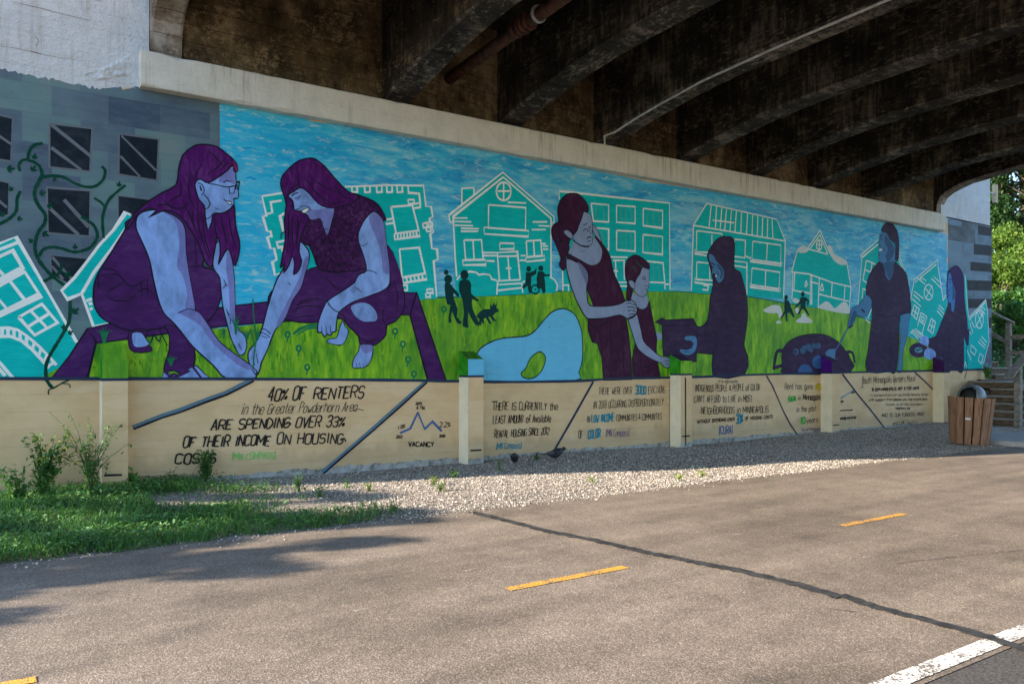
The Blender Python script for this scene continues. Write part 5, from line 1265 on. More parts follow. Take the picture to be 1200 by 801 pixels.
for P in ([(236, 193), (230, 203), (229, 212)], [(224, 200), (221, 215), (222, 232), (230, 246)], [(211, 212), (212, 226), (205, 232), (196, 238)], [(232, 235), (232, 262), (238, 284), (246, 306)], [(238, 250), (238, 270), (243, 290), (249, 303)], [(216, 240), (222, 252), (228, 268)], [(258, 252), (262, 270), (266, 288)], [(268, 250), (270, 270), (276, 290)], [(251, 255), (252, 270), (257, 283)], [(262, 187), (255, 196), (242, 205)], [(268, 190), (260, 198)], [(190, 234), (202, 243), (214, 244), (222, 238)], [(180, 241), (194, 240), (206, 246)], [(226, 245), (226, 262), (233, 275)], [(244, 178), (252, 184), (262, 196)]):
    H.line(P, INK, .018, 10.2, taper=2, n=4)
H.poly([(273, 188), (277.5, 195), (278, 199), (276, 201), (273.5, 195)], paint((.22, .012, .10), .1, .1), 10.0)
figure("painted kneeling woman with long hair, glasses and a hoop earring", C, [("painted_skin", S), ("painted_hair", H)])

# ---- smiling woman with long fringe
C = Art()
C.poly([(454, 288), (464, 309), (471, 334), (474, 350), (472, 365), (462, 377), (453, 381), (452, 392), (445, 400), (436, 405), (422, 404.5), (420, 394), (407, 381), (397, 372), (373, 377.5), (350, 377.5), (334, 374), (316, 377), (314, 353), (316, 345), (322, 338), (340, 325), (357, 318), (375, 312), (400, 316), (430, 308)], PURP, 6.0, out=INK, ow=.020, n=2)
C.poly([(391, 243), (400, 238), (408, 226), (424, 230), (438, 236), (446, 244), (452, 258), (445, 257), (438, 248.5), (428, 256), (420, 272), (420, 284), (425, 298), (430, 314), (400, 318), (375, 316), (368, 302), (362, 288), (352, 283), (353, 262), (362, 254), (376, 256), (383, 276), (389, 260)], paint((.050, .007, .068), .55, .3, (4, 1, 4)), 7.8, out=INK, ow=.018, n=2)
C.poly([(452, 288), (458, 292), (466, 310), (472, 334), (463, 332), (455, 318)], PURP, 7.6)
for k in range(110):
    x_ = random.uniform(365, 420); y_ = random.uniform(248, 312)
    if x_ < 365 + max(0, (y_-290))*.5 or (x_ < 390 and y_ < 278): continue
    C.line([(x_, y_), (x_+random.uniform(-2, 2), y_+random.uniform(-2.5, 2.5)), (x_+random.uniform(-5, 5), y_+random.uniform(-1, 4))], INK, .012, 8.4, taper=2)
for P in ([(345, 368), (352, 354), (368, 349.5), (380, 352)], [(345, 358), (360, 353), (373, 351)], [(340, 366), (355, 359), (372, 359), (378, 361)], [(345, 372), (360, 370), (370, 371)], [(378, 322), (390, 334), (401, 342)], [(404, 381), (404, 372), (398, 367)], [(372, 314), (395, 320), (425, 313)], [(462, 330), (466, 350), (463, 365)], [(452, 381), (448, 372), (450, 360)], [(420, 394), (430, 400), (445, 397)], [(455, 320), (457, 334), (450, 346)]):
    C.line(P, INK, .016, 7.0, taper=2)
S = Art()
S.poly([(348, 282), (353, 284), (357, 288), (362, 296), (361, 308), (357, 320), (352, 337), (342, 352), (334, 372), (324, 384), (318, 396), (313, 410), (306, 425), (304.5, 432), (301, 439), (296, 434), (291, 422), (291, 412), (297, 404), (303, 395), (307, 384), (312, 365), (317, 348), (324, 328), (331, 316), (336, 303), (343, 296)], SKIN, 7.6, out=INK, ow=.018)
S.poly([(360, 300), (361, 308), (357, 320), (352, 337), (342, 352), (334, 372), (324, 384), (326, 374), (334, 358), (344, 338), (352, 322), (356, 305)], SKINS, 8.4)
S.poly([(411, 360), (414, 357), (420, 355), (428, 355), (435, 358.5), (441, 367), (441, 375), (434, 376.5), (424, 376), (415, 369)], SKIN, 7.6)
S.poly([(401, 376), (404, 382), (408, 388), (404, 400), (399, 404), (390, 403), (383.5, 401), (385, 397), (394, 395.5), (397, 387)], SKIN, 5.6, out=INK, ow=.012)
S.poly([(422, 404), (436, 404.5), (435, 420), (429, 429), (420, 431), (413, 430), (414, 421), (420, 411)], SKIN, 5.6, out=INK, ow=.014)
S.lines([[(418, 430), (417, 425)], [(422, 430), (421, 425)], [(426, 429), (425, 425)]], INK, .008, 6.4)
S.poly([(422, 404), (436, 404.5), (435.5, 411), (428, 414), (424, 410)], SKINS, 6.2)
S.poly([(438, 248), (445, 254), (450, 264), (453, 290), (456, 315), (456, 332), (448, 340.5), (429, 348), (411, 355), (397, 366), (394, 379), (393, 388), (389, 389), (387, 393), (383, 391), (380, 394.5), (376, 389), (372, 389), (373, 376), (380, 358), (384, 352), (401, 341), (414, 332), (420, 322), (429, 316.5), (425, 298), (420, 284), (420, 272), (428, 256)], SKIN, 8.6, out=INK, ow=.018)
S.poly([(438, 249), (445, 254), (450, 264), (453, 290), (456, 318), (449, 318), (446, 295), (441, 280), (434, 264), (432, 256)], SKINS, 9.3)
S.line([(415, 332), (420, 322), (430, 317), (438, 318.5), (441, 321)], INK, .014, 9.4); S.line([(418, 286), (425, 288), (430, 285)], INK, .010, 9.4)
for x_ in (377, 382, 387): S.line([(x_, 390), (x_-.5, 381)], INK, .010, 9.4)
S.line([(382, 351), (386, 358), (391, 363), (397, 366)], INK, .016, 9.5)
S.lines([[(305, 385), (311, 386), (317, 391)], [(304, 389), (310, 391), (316, 395)], [(306, 393), (313, 396)]], INK, .012, 9.4); S.lines([[(296, 418), (298, 428)], [(300, 414), (302, 426)]], INK, .008, 9.4)
for k in range(4): S.line([(410+k*1.6, 338-k*1.5), (414+k*1.6, 344-k*1.4)], INK, .008, 9.4)
S.line([(416, 336), (421, 340), (423, 342)], INK, .010, 9.4)
S.poly([(337, 229), (345, 224), (351, 220), (358, 223), (364, 229), (372, 238), (382, 243), (391, 244), (390.5, 252), (388, 261), (383, 276), (380, 270), (376, 259), (374, 256.5), (366, 258), (362, 256), (360, 252), (356, 250), (352, 247.5), (345, 246), (344, 240), (342, 234)], SKIN, 8.4, out=INK, ow=.012)
S.poly([(362, 246), (372, 246), (382, 244), (391, 245), (388, 260), (383, 275), (378, 262), (375, 256), (366, 257.5), (361, 253)], SKINS, 8.9)
S.poly([(353, 247.5), (357, 244.5), (361.5, 244.3), (361, 247), (357.5, 249.8), (354.5, 249.5)], TEETH, 9.8, out=INK, ow=.012)
for P, w_ in (([(341.5, 230), (345, 227), (349, 226)], .016), ([(345, 233), (349, 231.5), (352, 229.5)], .013), ([(347, 234.5), (351, 233)], .008), ([(351, 242.5), (357, 241.5), (362.5, 243), (364, 247)], .011), ([(346, 245.5), (351, 245)], .012), ([(371, 256), (376, 258.5), (379, 262)], .010), ([(380, 268.5), (385, 268)], .009), ([(337, 331), (340, 334)], .01)):
    S.line(P, INK, w_, 9.8)
H = Art()
H.poly([(362, 185.6), (370, 187), (380, 195), (392, 209), (408, 225), (420, 230), (412, 238), (402, 241), (392, 243.5), (382, 243), (372, 238), (364, 229), (358, 223), (351, 220), (344, 224.5), (337, 229.5), (342, 236), (344, 246), (352, 248), (360, 253), (361, 258), (357, 266), (352, 278), (350, 295), (353, 305), (350, 316), (344, 322), (345, 309), (342, 300), (338, 311), (332, 320), (333, 309), (328.5, 314), (331, 298), (334, 280), (333, 258), (335, 240), (331, 225), (328.5, 216), (331, 206), (340, 196), (350, 188.5)], HAIRP, 9.2, out=INK, ow=.020, n=2)
for P in ([(366, 208), (372, 214), (384, 221), (397, 226)], [(354, 208), (362, 215), (370, 226), (380, 234), (394, 239)], [(346, 207), (350, 213), (351, 220)], [(352, 215), (344, 219), (336, 228)], [(375, 236), (388, 240), (404, 236)], [(330, 215), (334, 222)], [(343, 250), (342, 270), (343, 290), (340, 305)], [(349, 252), (348, 270), (347, 290)], [(354, 256), (349, 266), (348, 284)], [(337, 245), (338, 270), (336, 296)], [(390, 215), (402, 230), (412, 234)], [(335, 230), (336, 240)]):
    H.line(P, INK, .018, 10.2, taper=2, n=4)
H.line([(334, 271), (329.5, 274), (329, 280)], INK, .014, 10.2)
figure("painted crouching woman with a fringe, smiling, barefoot", C, [("painted_skin", S), ("painted_hair", H)])

# ---- woman with braid
C = Art()
C.poly([(664, 297), (672, 300.5), (680, 304.5), (689, 309.5), (695, 310.5), (702, 307), (705, 298), (704, 290), (697, 279), (697, 272), (704, 284), (711, 293), (715, 302), (718.7, 320), (727, 338), (732, 352), (733, 373), (736, 390), (739, 418), (740, 444), (707, 445), (705, 418), (699.5, 402), (694, 400.5), (689, 387), (689, 374), (696, 360), (690.7, 346), (686, 334), (688, 321), (684, 313), (676, 306), (664, 302)], DHAIR, 6.0, sm=False, out=INK, ow=.024)
C.lines([[(690, 378), (697, 384), (706, 380), (712, 376)], [(697, 384), (703, 388)], [(715, 378), (716, 442)], [(728, 376), (731, 440)]], INK, .02, 6.8)
S = Art()
S.poly([(664, 303), (674, 306.5), (684, 313), (689, 322), (687, 335), (687.5, 345), (690.7, 357.5), (710, 358.5), (725.7, 356), (734.4, 351.5), (741, 352.5), (745, 357), (745.8, 365.5), (741, 372), (734.4, 373), (725.7, 369), (710, 372.4), (692, 373.5), (685.5, 370.7), (677.6, 357), (670.6, 341), (664.5, 320), (663, 309)], SKIN2, 8.6, out=INK, ow=.022)
S.poly([(676, 307), (684, 313), (688.5, 322), (687, 333), (682, 322)], SKIN2S, 9.3)
for k in range(4): S.line([(733+k, 356+k*4.2), (738+k, 355+k*4.2), (744.5, 358+k*3.6)], INK, .016, 9.4)
S.poly([(671, 283), (680, 288), (690, 288.5), (694, 280), (696, 278), (704, 290), (705, 298), (702, 307), (695, 310.5), (689, 309.5), (680, 304.5), (666.5, 296.5), (669, 290)], SKIN2, 6.9)
S.poly([(694, 263), (699, 268), (703, 278), (704.7, 284), (698, 277), (694, 270)], SKIN2, 6.8, out=INK, ow=.014)
S.poly([(683.5, 248), (689, 249), (692.5, 254), (694, 262), (693.5, 270), (694.5, 276), (694, 281), (693, 286), (689.5, 288.3), (684, 288), (678, 286.5), (671.5, 281), (671.5, 276), (676, 270), (676.5, 264), (680, 259)], SKIN2, 7.6, out=INK, ow=.012)
S.poly([(660, 271), (664, 269.5), (670, 274), (670.5, 279), (667, 279), (662, 275)], SKIN2, 9.8, out=INK, ow=.012)
for P, w_ in (([(683, 271), (685, 268.5), (688, 269), (688, 272)], .016), ([(690, 267), (692, 265)], .016), ([(687, 280), (690, 277.5), (693, 278.5)], .02), ([(688, 283), (692, 281.5)], .014), ([(689, 266), (691, 272), (693, 274)], .01), ([(671, 281), (677, 286), (684, 289), (690, 289)], .022), ([(680, 295), (685, 294)], .008), ([(683, 264), (688, 262)], .014)):
    S.line(P, INK, w_, 9.4)
H = Art()
H.poly([(670, 226.7), (677.5, 228), (685, 235), (689, 243), (688, 249), (683.5, 248), (681, 256), (678, 263), (676, 269), (671.5, 275), (668, 282), (666, 293), (662, 303), (662.5, 313), (659, 316.5), (655, 310), (657, 304), (655, 297), (651, 286), (647, 278), (646, 269), (649, 263), (654, 259.5), (653, 246), (656, 236), (662, 229)], DHAIR, 9.0, out=INK, ow=.022)
for P in ([(655, 262), (654, 272), (657, 284), (662, 292)], [(652, 286), (660, 282), (667, 286)], [(655, 296), (661, 292), (666, 293)], [(656, 304), (661, 301)], [(660, 268), (657, 262), (659, 256)], [(676, 250), (681, 244), (684, 240)]):
    H.line(P, INK, .016, 9.9, taper=2)
H.poly([(667.5, 283), (669.5, 279.5), (670, 283), (668, 290), (666.5, 288)], TEAL, 9.8)
figure("painted standing woman with a long braid and a tank top", C, [("painted_skin", S), ("painted_hair", H)])

# ---- girl
C = Art()
C.poly([(746, 357), (752, 362), (757, 360), (760.6, 352.5), (763, 366), (766, 381), (769.4, 397), (768.5, 409), (770, 425), (774, 442.7), (741.4, 443.7), (740.5, 420), (744, 402), (749, 395), (749, 378), (745, 367)], DHAIR, 6.9, sm=False, out=INK, ow=.022)
C.line([(742, 425), (750, 431), (762, 428), (769, 422)], INK, .016, 7.6)
S = Art()
S.poly([(736, 374), (742, 370), (746, 368.5), (748.5, 378), (751, 388), (754, 400), (764, 410), (773, 417), (781, 418), (786, 422), (785, 427), (783, 430.5), (778, 430), (774, 425.5), (762, 420), (750, 411.5), (745, 404), (740, 389)], SKIN2, 8.6, out=INK, ow=.016)
S.lines([[(779, 422), (785, 423.5)], [(779, 425.5), (784, 427)]], INK, .010, 9.4)
S.poly([(769.4, 389), (774.8, 391), (774.8, 397), (769.4, 398)], SKIN2, 6.0)
S.poly([(741, 343), (748, 347), (754, 347), (757.5, 346.5), (759.5, 350), (757.5, 359), (752, 362), (745, 358.5), (738.5, 352)], SKIN2, 7.4)
S.poly([(752, 312.5), (756, 314.5), (760, 315), (760.3, 324), (760.3, 332), (758.5, 340), (756, 345.5), (753, 347.5), (748, 346.5), (743, 341), (742, 333), (744, 327), (748, 320)], SKIN2, 8.0, out=INK, ow=.012)
S.poly([(736, 329.5), (740, 328.5), (743, 332), (743.5, 337), (741, 338), (738, 335)], SKIN2, 9.8, out=INK, ow=.010)
for P, w_ in (([(752, 327), (755, 326.5), (756, 328.5)], .018), ([(752, 324.5), (756.5, 324)], .012), ([(755.5, 339), (758, 339)], .014), ([(755.5, 335), (758.5, 335)], .010), ([(739, 331), (741, 334)], .012)): S.line(P, INK, w_, 9.4)
H = Art()
H.poly([(742.5, 299), (750, 301), (756, 305.5), (760, 309.5), (760, 315), (752.5, 313), (749.5, 320), (745.5, 326), (743.5, 331), (741, 328), (736.5, 329.5), (741, 338), (739.5, 346), (737.5, 352), (734, 351), (734, 342), (735, 333), (733, 325), (732.3, 315), (734.5, 305)], DHAIR, 9.0, out=INK, ow=.020)
H.lines([[(745, 305), (749, 311), (753, 313)], [(741, 312), (745, 318)]], paint((.0, .10, .07), .1, .1), .02, 9.8)
figure("painted girl with tied hair holding out her hand", C, [("painted_skin", S), ("painted_hair", H)])

# ---- hooded figure with box
C = Art()
C.poly([(847.7, 276.7), (851, 277.8), (854, 277), (859.7, 280.5), (860.5, 292.5), (860, 314), (866.5, 318), (870, 328), (875, 350), (875.5, 375), (871.5, 405), (876, 417), (872, 439), (835, 441.3), (835, 415), (816, 413), (816, 384), (820, 383), (829, 375), (831.7, 350), (835, 334), (834, 322), (829, 303), (828.6, 298), (832.7, 289), (840, 280)], DPURP, 6.4, sm=True, n=2, out=INK, ow=.018)
C.lines([[(816, 392), (826, 394), (834, 391)], [(835, 415), (838, 404)], [(842, 330), (850, 335), (858, 331)]], INK, .016, 7.2)
S = Art()
S.poly([(830, 298), (835, 299), (838.5, 305), (842, 309), (847, 315), (848, 322), (845.5, 329), (841.5, 331), (838.5, 326), (837.5, 321), (834, 321.5), (834.5, 313), (831.5, 307)], SKIN3, 7.4)
S.lines([[(832.5, 307.5), (837.5, 310.5)], [(834.5, 321), (838, 321)], [(834, 312), (836.5, 313)], [(840, 318), (842, 323)]], INK, .020, 8.2); S.poly([(839, 309), (843, 311), (847, 316), (847, 323), (843, 328), (844, 319), (841, 314)], SKIN3S, 7.9); S.poly([(837, 322), (839.5, 322.5), (839, 325)], TEETH, 8.4, sm=False)
B = Art()
B.poly([(767, 377), (775.5, 372.4), (780, 374.8), (812, 373), (816.6, 382), (815.7, 424), (794, 422), (790, 418.5), (777, 416), (775.5, 381)], DPURP, 7.6, sm=False, out=INK, ow=.016)
B.line([(776, 381), (800, 381), (815, 379)], INK, .012, 8.4)
Hd = Art()
Hd.poly([(802, 394.5), (808, 393.5), (815, 394.5), (816.3, 403), (814, 411), (808, 415.5), (801, 415), (796, 411), (798, 409), (804, 410), (810, 407), (812, 402), (808, 398.5), (803, 398.5)], SKIN3, 8.8, n=2)
Hd.lines([[(800, 412), (808, 412)], [(804, 409.5), (811, 407)]], INK, .010, 9.4)
figure("painted hooded person handing over a box", C, [("painted_skin", S), ("painted_box", B), ("painted_hand", Hd)]).name = "painted_person"

# ---- grill
A = Art()
A.poly([(920, 438.3), (917.4, 429.5), (915.6, 418.5), (918.4, 406.6), (927.5, 397.4), (941, 392.4), (955, 391), (964, 391.5), (973, 394.7), (982.6, 401), (991.7, 412), (996, 420), (996, 436)], DPURP, 5.4, sm=True, n=2, out=INK, ow=.016)
A.line([(918, 411), (910.5, 411.5), (907.5, 424), (906, 433)], DPURP, .085, 5.4); A.line([(905.5, 431), (917, 428)], DPURP, .075, 5.4)
A.line([(992, 412.5), (998.5, 413), (1001.5, 425)], DPURP, .075, 5.4)
A.poly([(962, 418), (967, 419), (973, 428), (974, 437.5), (965, 438), (968, 428)], paint((.06, .008, .17), .1, .2), 6.2)
A.poly([(936, 438), (935.5, 432), (939, 427.5), (944, 426.5), (949, 429), (951.5, 434), (951.5, 437.7)], paint((.045, .11, .29), .1, .2), 6.4)
A.circ((958.5, 424), 7.2, 7.8, paint((.040, .12, .31), .1, .2), 6.4)
for (x_, y_, r_) in [(932.5, 412, 3.4), (940.5, 410.5, 3.4), (942, 407, 2.4), (947, 406.5, 3.6), (950, 410, 2.6), (953.5, 405, 2.8), (958.5, 405, 3.2)]: A.circ((x_, y_), r_, r_*1.15, paint((.050, .105, .20), .1, .2), 6.4)
A.circ((931.5, 412), 1.4, 1.6, DPURP, 6.8)
A.poly([(966.5, 413), (971, 409), (979, 408.3), (978, 419), (984, 428), (974.5, 428), (969, 418.5)], paint((.085, .20, .36), .1, .2), 7.0, sm=False)
A.line([(978, 411), (986, 398), (994, 383)], paint((.06, .13, .30), .1, .2), .045, 7.0)
A.done("painted_grill", wall, "round dark painted grill with food, plates and a spatula")

# ---- man with spatula
C = Art()
C.poly([(1027, 309), (1033, 307), (1037, 320), (1042, 328), (1046, 318), (1048, 307), (1052, 310), (1061.4, 320), (1065, 338), (1066.6, 352), (1066.6, 366.5), (1055, 369), (1053.5, 395), (1052, 418), (1049.5, 434.5), (1045.7, 437.6), (1041.5, 435.3), (1015, 435.8), (1016.5, 412), (1019.4, 392), (1021, 376), (1021, 353), (1014.5, 344), (1016, 330), (1020, 319)], DPURP, 6.4, sm=True, n=2, out=INK, ow=.018)
C.lines([[(1021, 368), (1040, 371), (1055, 369)], [(1030, 340), (1040, 345), (1055, 343)]], INK, .014, 7.2)
S = Art()
S.poly([(1015, 345), (1021, 352), (1019.5, 362), (1015, 370), (1009, 371), (1003.5, 369.5), (1001, 376), (998, 382), (994, 384.5), (993, 380), (995, 372), (996, 365), (999, 360.5), (1006, 357), (1011, 350)], SKIN3, 7.4, out=INK, ow=.012)
S.poly([(1000, 364), (1003.5, 366), (1001, 375), (996, 381), (994, 382), (996.5, 373)], SKIN3S, 8.2)
S.lines([[(1009, 362), (1013, 366)], [(994, 384), (999, 381)]], DPURP, .05, 8.3)
S.poly([(1056.5, 369), (1066, 366.5), (1064.5, 380), (1062, 398), (1058, 412), (1056, 434), (1051.5, 434.3), (1053.5, 415), (1055, 395)], SKIN3, 6.0, out=INK, ow=.012)
S.poly([(1031, 275), (1034, 271.5), (1038, 273), (1043, 282), (1048, 289), (1048.5, 302), (1047, 310), (1046, 320), (1042, 328), (1037.5, 323), (1035, 310), (1031, 307), (1029, 303), (1029, 297), (1030, 290), (1029.5, 283)], SKIN3, 7.4)
S.poly([(1036, 308), (1046, 306), (1047, 310), (1045.5, 320), (1042, 327), (1038, 320)], SKIN3S, 7.9)
S.lines([[(1030.5, 277), (1035, 275.5)], [(1031, 280), (1034, 280)], [(1030, 298), (1030, 300)], [(1029.5, 287.5), (1031.5, 288.5)], [(1035, 290), (1036.5, 294)]], INK, .018, 8.2); S.poly([(1037, 276), (1043, 283), (1047, 290), (1046, 300), (1040, 306), (1037, 300), (1040, 292), (1036, 284)], SKIN3S, 7.8); S.poly([(1029.5, 291.5), (1033.5, 291.5), (1032.5, 294), (1030, 294)], TEETH, 8.4, sm=False)
S.line([(1046, 284), (1049, 286), (1048, 294), (1045, 296)], SKIN3S, .03, 8.8)
H = Art()
H.poly([(1033, 268), (1036.5, 262.5), (1041, 260.5), (1046, 263), (1051, 271), (1053, 284), (1052.3, 304), (1048.5, 304), (1049, 290), (1047, 284), (1043, 281), (1039, 273.5), (1033, 271)], DPURP, 8.0, out=INK, ow=.014)
figure("painted man in a dark tee shirt turning food with a spatula", C, [("painted_skin", S), ("painted_hair", H)])
# ---- woman in dress with plate
C = Art()
C.poly([(1112, 316.5), (1119, 311), (1125, 315), (1129, 325), (1129.5, 345), (1131, 362), (1133, 375), (1134, 405), (1131, 399), (1129, 396), (1129, 433), (1123.5, 435.5), (1120, 433.2), (1095, 433.8), (1096, 412), (1088, 407), (1088, 397), (1096, 394), (1102.5, 378), (1109, 362), (1111, 354), (1109, 345), (1110, 322)], DPURP, 6.2, sm=True, n=2, out=INK, ow=.018)
C.poly([(1112, 317), (1119, 311.5), (1125, 315.5), (1129, 326), (1129, 350), (1122, 362), (1119, 348), (1119.5, 342), (1116, 333), (1114, 322)], paint((.045, .02, .10), .15, .2), 7.6, n=2)
S = Art()
S.poly([(1112, 319.5), (1114.5, 322.5), (1116.5, 334), (1119.5, 342), (1118.8, 349), (1118, 360), (1116.5, 365.5), (1114.5, 363), (1114, 355), (1111, 354), (1110, 346), (1110, 330)], paint((.055, .20, .48), .1, .2), 7.6, n=2)
S.lines([[(1111.5, 330), (1114, 330)], [(1111.5, 327.5), (1114.5, 327)], [(1110.3, 340), (1112, 341)], [(1110.5, 346.3), (1112.8, 346.3)]], INK, .022, 8.3); S.poly([(1115, 334), (1119, 342), (1118.5, 349), (1115.5, 351), (1116, 342)], SKIN3S, 8.0)
S.poly([(1097.5, 418), (1103.5, 419.5), (1114, 428), (1107.5, 428.2)], SKIN, 7.0, sm=False)
S.poly([(1076.5, 400), (1079.5, 394), (1085, 393.5), (1088, 399), (1086.5, 405), (1080, 403)], SKIN, 8.6); S.poly([(1084, 409.5), (1090, 408), (1095.5, 412), (1095.5, 418), (1088, 421), (1082.5, 417)], SKIN, 8.6)
Pl = Art(); Pl.circ((1076, 410), 10.8, 8.8, DPURP, 7.8); Pl.circ((1076, 410), 4.8, 3.2, paint((.10, .33, .42), .2, .3), 8.4); Pl.lines([[(1072, 410), (1080, 409)], [(1074, 412), (1077, 408)]], DPURP, .03, 8.9)
figure("painted woman with long dark hair in a dress holding a plate", C, [("painted_skin", S), ("painted_plate", Pl)])
A = Art(); A.line([(1132, 405), (1133, 430), (1131, 440), (1130, 443)], VINE, .025, 7); A.line([(1154, 432), (1156, 437), (1153, 440)], VINE, .02, 7); A.line([(1135, 385), (1134, 405)], PURP, .08, 7); A.done("painted_hanging_vine", wall)

# ---- the painting wraps onto the pilasters
def onpil(i, frontfill, leftfill, extra=None, topfill=None):
    a, b = PIL[i]; m = MB(); zl = 1.43; zf, zw = PTOP[i]
    e = .0035
    m.add([(a, PY-e, zl), (b, PY-e, zl), (b, PY-e, zf+.002), (a, PY-e, zf+.002)], [(0,1,2,3)], frontfill)
    m.add([(a, PY-e, zf+.002), (b, PY-e, zf+.002), (b, WY-.001, zw+.006), (a, WY-.001, zw+.006)], [(0,1,2,3)], topfill or frontfill)
    m.add([(a-e, PY-e, zl), (a-e, WY-.001, zl), (a-e, WY-.001, zw+.004), (a-e, PY-e, zf+.001)], [(0,3,2,1)], leftfill)
    m.box(a-e-.003, b+.004, PY-e-.003, WY-.02, zl-.022, zl+.012, NAVY)
    if extra: extra(m, a, b)
    m.build("painted_pilaster_head", wall)
PGREEN = paint((.035, .30, .014), .35, .2, (3, 1, 1)); PGRD = paint((.06, .22, .02), .5, .6, (3, 1, 1))
onpil(0, LAWNP, PGREEN)
onpil(1, POND, PGREEN, None, PGRD)
onpil(2, LAWNP, PGREEN, None, DPURP)
onpil(3, DPURP, paint((.07, .008, .20), .15, .2))
onpil(4, DPURP, PURP)
AA = Art(PY)
AA.line([onwall(803, 442, PY), onwall(803.3, 522, PY)], INK, .028, 6, sm=False, world=True)
for (x0_, x1_, y_) in ((122, 143, 556.5), (551, 564, 527.5), (799, 808, 511), (976, 983, 498)): AA.line([onwall(x0_, y_, PY), onwall(x1_, y_-.6, PY)], INK, .026, 6, sm=False, world=True)
AA.done("painted_mark", wall)

# ================================================================ LETTERING
G = {}
for ln in """A 02 28 42,14 34|B 02 08 38 47 46 35 05,35 44 43 32 02|C 47 38 18 07 03 12 32 43|D 02 08 28 46 44 22 02|E 48 08 02 42,05 35|F 48 08 02,05 35|G 47 38 18 07 03 12 32 43 45 25
H 08 02,48 42,05 45|I 28 22|J 48 43 32 12 03|K 08 02,48 05 42|L 08 02 42|M 02 08 24 48 42|N 02 08 42 48|O 18 07 03 12 32 43 47 38 18|P 02 08 38 47 46 35 05|R 02 08 38 47 46 35 05,25 42
S 47 38 18 07 06 15 35 44 43 32 12 03|T 08 48,28 22|U 08 03 12 32 43 48|V 08 22 48|W 08 12 25 32 48|X 08 42,48 02|Y 08 25 48,25 22|Z 08 48 02 42|0 18 07 03 12 32 43 47 38 18|1 17 28 22|2 07 18 38 47 46 02 42
3 07 18 38 47 46 35 15,35 44 43 32 12 03|4 32 38 04 44|5 48 08 05 35 44 43 32 12 03|6 38 18 06 03 12 32 43 44 35 05|7 08 48 12|8 15 06 07 18 38 47 46 35 15 04 03 12 32 43 44 35|9 45 15 06 07 18 38 47 42
% 02 48,07 17 16 06 07,34 44 43 33 34|( 39 26 24 31|) 19 26 24 11|; 23 22|' 28 26|& 42 16 17 28 37 15 04 13 23 45|. 22 23|- 15 35|a 46 42,45 36 16 05 03 12 32 43|b 08 02,05 16 36 45 43 32 12 03|c 45 36 16 05 03 12 32 43|d 48 42,45 36 16 05 03 12 32 43
e 04 44 45 36 16 05 03 12 32 43|g 46 40 10 01,45 36 16 05 03 12 32 43|h 08 02,05 16 36 45 42|i 26 22,27 28|l 28 22|m 02 06,05 16 25 22,25 36 45 42|n 02 06,05 16 36 45 42|o 16 05 03 12 32 43 45 36 16|p 00 06,05 16 36 45 43 32 12 03
r 02 06,04 16 36|s 46 16 05 14 34 43 32 02|t 28 23 32 42,06 46|u 06 03 12 32 43 46,46 42|w 06 12 24 32 46|y 06 22,46 10|f 47 38 28 22,05 45|v 06 22 46|k 08 02,46 04 42|@ 18 07 03 12 32 43 47 38 18,35 15 14 33""".replace("\n", "|").split("|"):
    ch, d = ln.split(" ", 1); G[ch] = [[(int(q[0])/4, (int(q[1])-2)/6) for q in s_.split()] for s_ in d.split(",")]
WID = {'I': .35, 'i': .35, 'l': .35, "'": .3, '1': .5, '.': .3, ';': .3, '(': .5, ')': .5, 'M': 1.25, 'W': 1.25, 'm': 1.3, 'w': 1.1, 't': .7, 'r': .75, 'f': .7, ' ': .6, '-': .6}
def text(A, s_, p0, p1, hpx, mat, w, slant=.08, jit=.05, plane=WY, L=5.5, curve=False):
    """write s_ from pixel p0 to pixel p1 (its base line) hpx tall at p0"""
    x0_, z0_ = onwall(*p0, plane); x1_, z1_ = onwall(*p1, plane)
    h0 = onwall(p0[0], p0[1]-hpx, plane)[1] - z0_
    tot = sum(WID.get(c, .85)+.28 for c in s_) - .28; W_ = math.hypot(x1_-x0_, z1_-z0_); u = W_/tot
    dx, dz = (x1_-x0_)/W_, (z1_-z0_)/W_; pen = 0
    for c in s_:
        wd = WID.get(c, .85)
        if c in G:
            jh = 1+random.uniform(-jit, jit)*2; jz = random.uniform(-jit, jit)*h0
            for st in G[c]:
                P = []
                for (gx2, gy2) in st:
                    lx = (pen + gx2*wd)*u + gy2*h0*slant + random.uniform(-jit, jit)*u*.6; lz = gy2*h0*jh + jz + random.uniform(-jit, jit)*h0*.5
                    P.append((x0_+dx*lx, z0_+dz*lx+lz))
                A.line(P, mat, w, L, sm=(len(P) > 3 and c in 'CGOSBDPRJU0235689&abcdefghmnoprstuy()%@'), world=True, n=3)
        pen += wd+.28
A = Art()
text(A, "40% OF", (313, 470.5), (356, 468), 15, TEXTK, .022, .24); text(A, "RENTERS", (367, 467.5), (425, 466), 13, TEXTK, .022, .24)
text(A, "in the Greater Powderhorn Area", (282, 485.5), (417, 481.5), 12, TEXTK, .009, .30, .04, curve=True)
A.line([(414, 481), (419, 479), (426, 480.5)], TEXTK, .009, 5.5)
text(A, "ARE SPENDING", (247, 504), (338, 500), 12, TEXTK, .021, .22); text(A, "OVER 33%", (346, 500.5), (402, 499.5), 12, TEXTK, .021, .26); A.line([(334, 497), (338, 494.5), (341, 497)], TEXTK, .022, 5.5)
text(A, "OF THEIR INCOME", (214, 524), (315, 521.5), 12.5, TEXTK, .021, .22); text(A, "ON HOUSING", (324, 520), (401, 519), 12, TEXTK, .020, .18); A.line([(399, 516), (403, 513), (405, 517)], TEXTK, .020, 5.5)
text(A, "COSTS", (205, 543), (252, 542), 11.5, TEXTK, .023, .16)
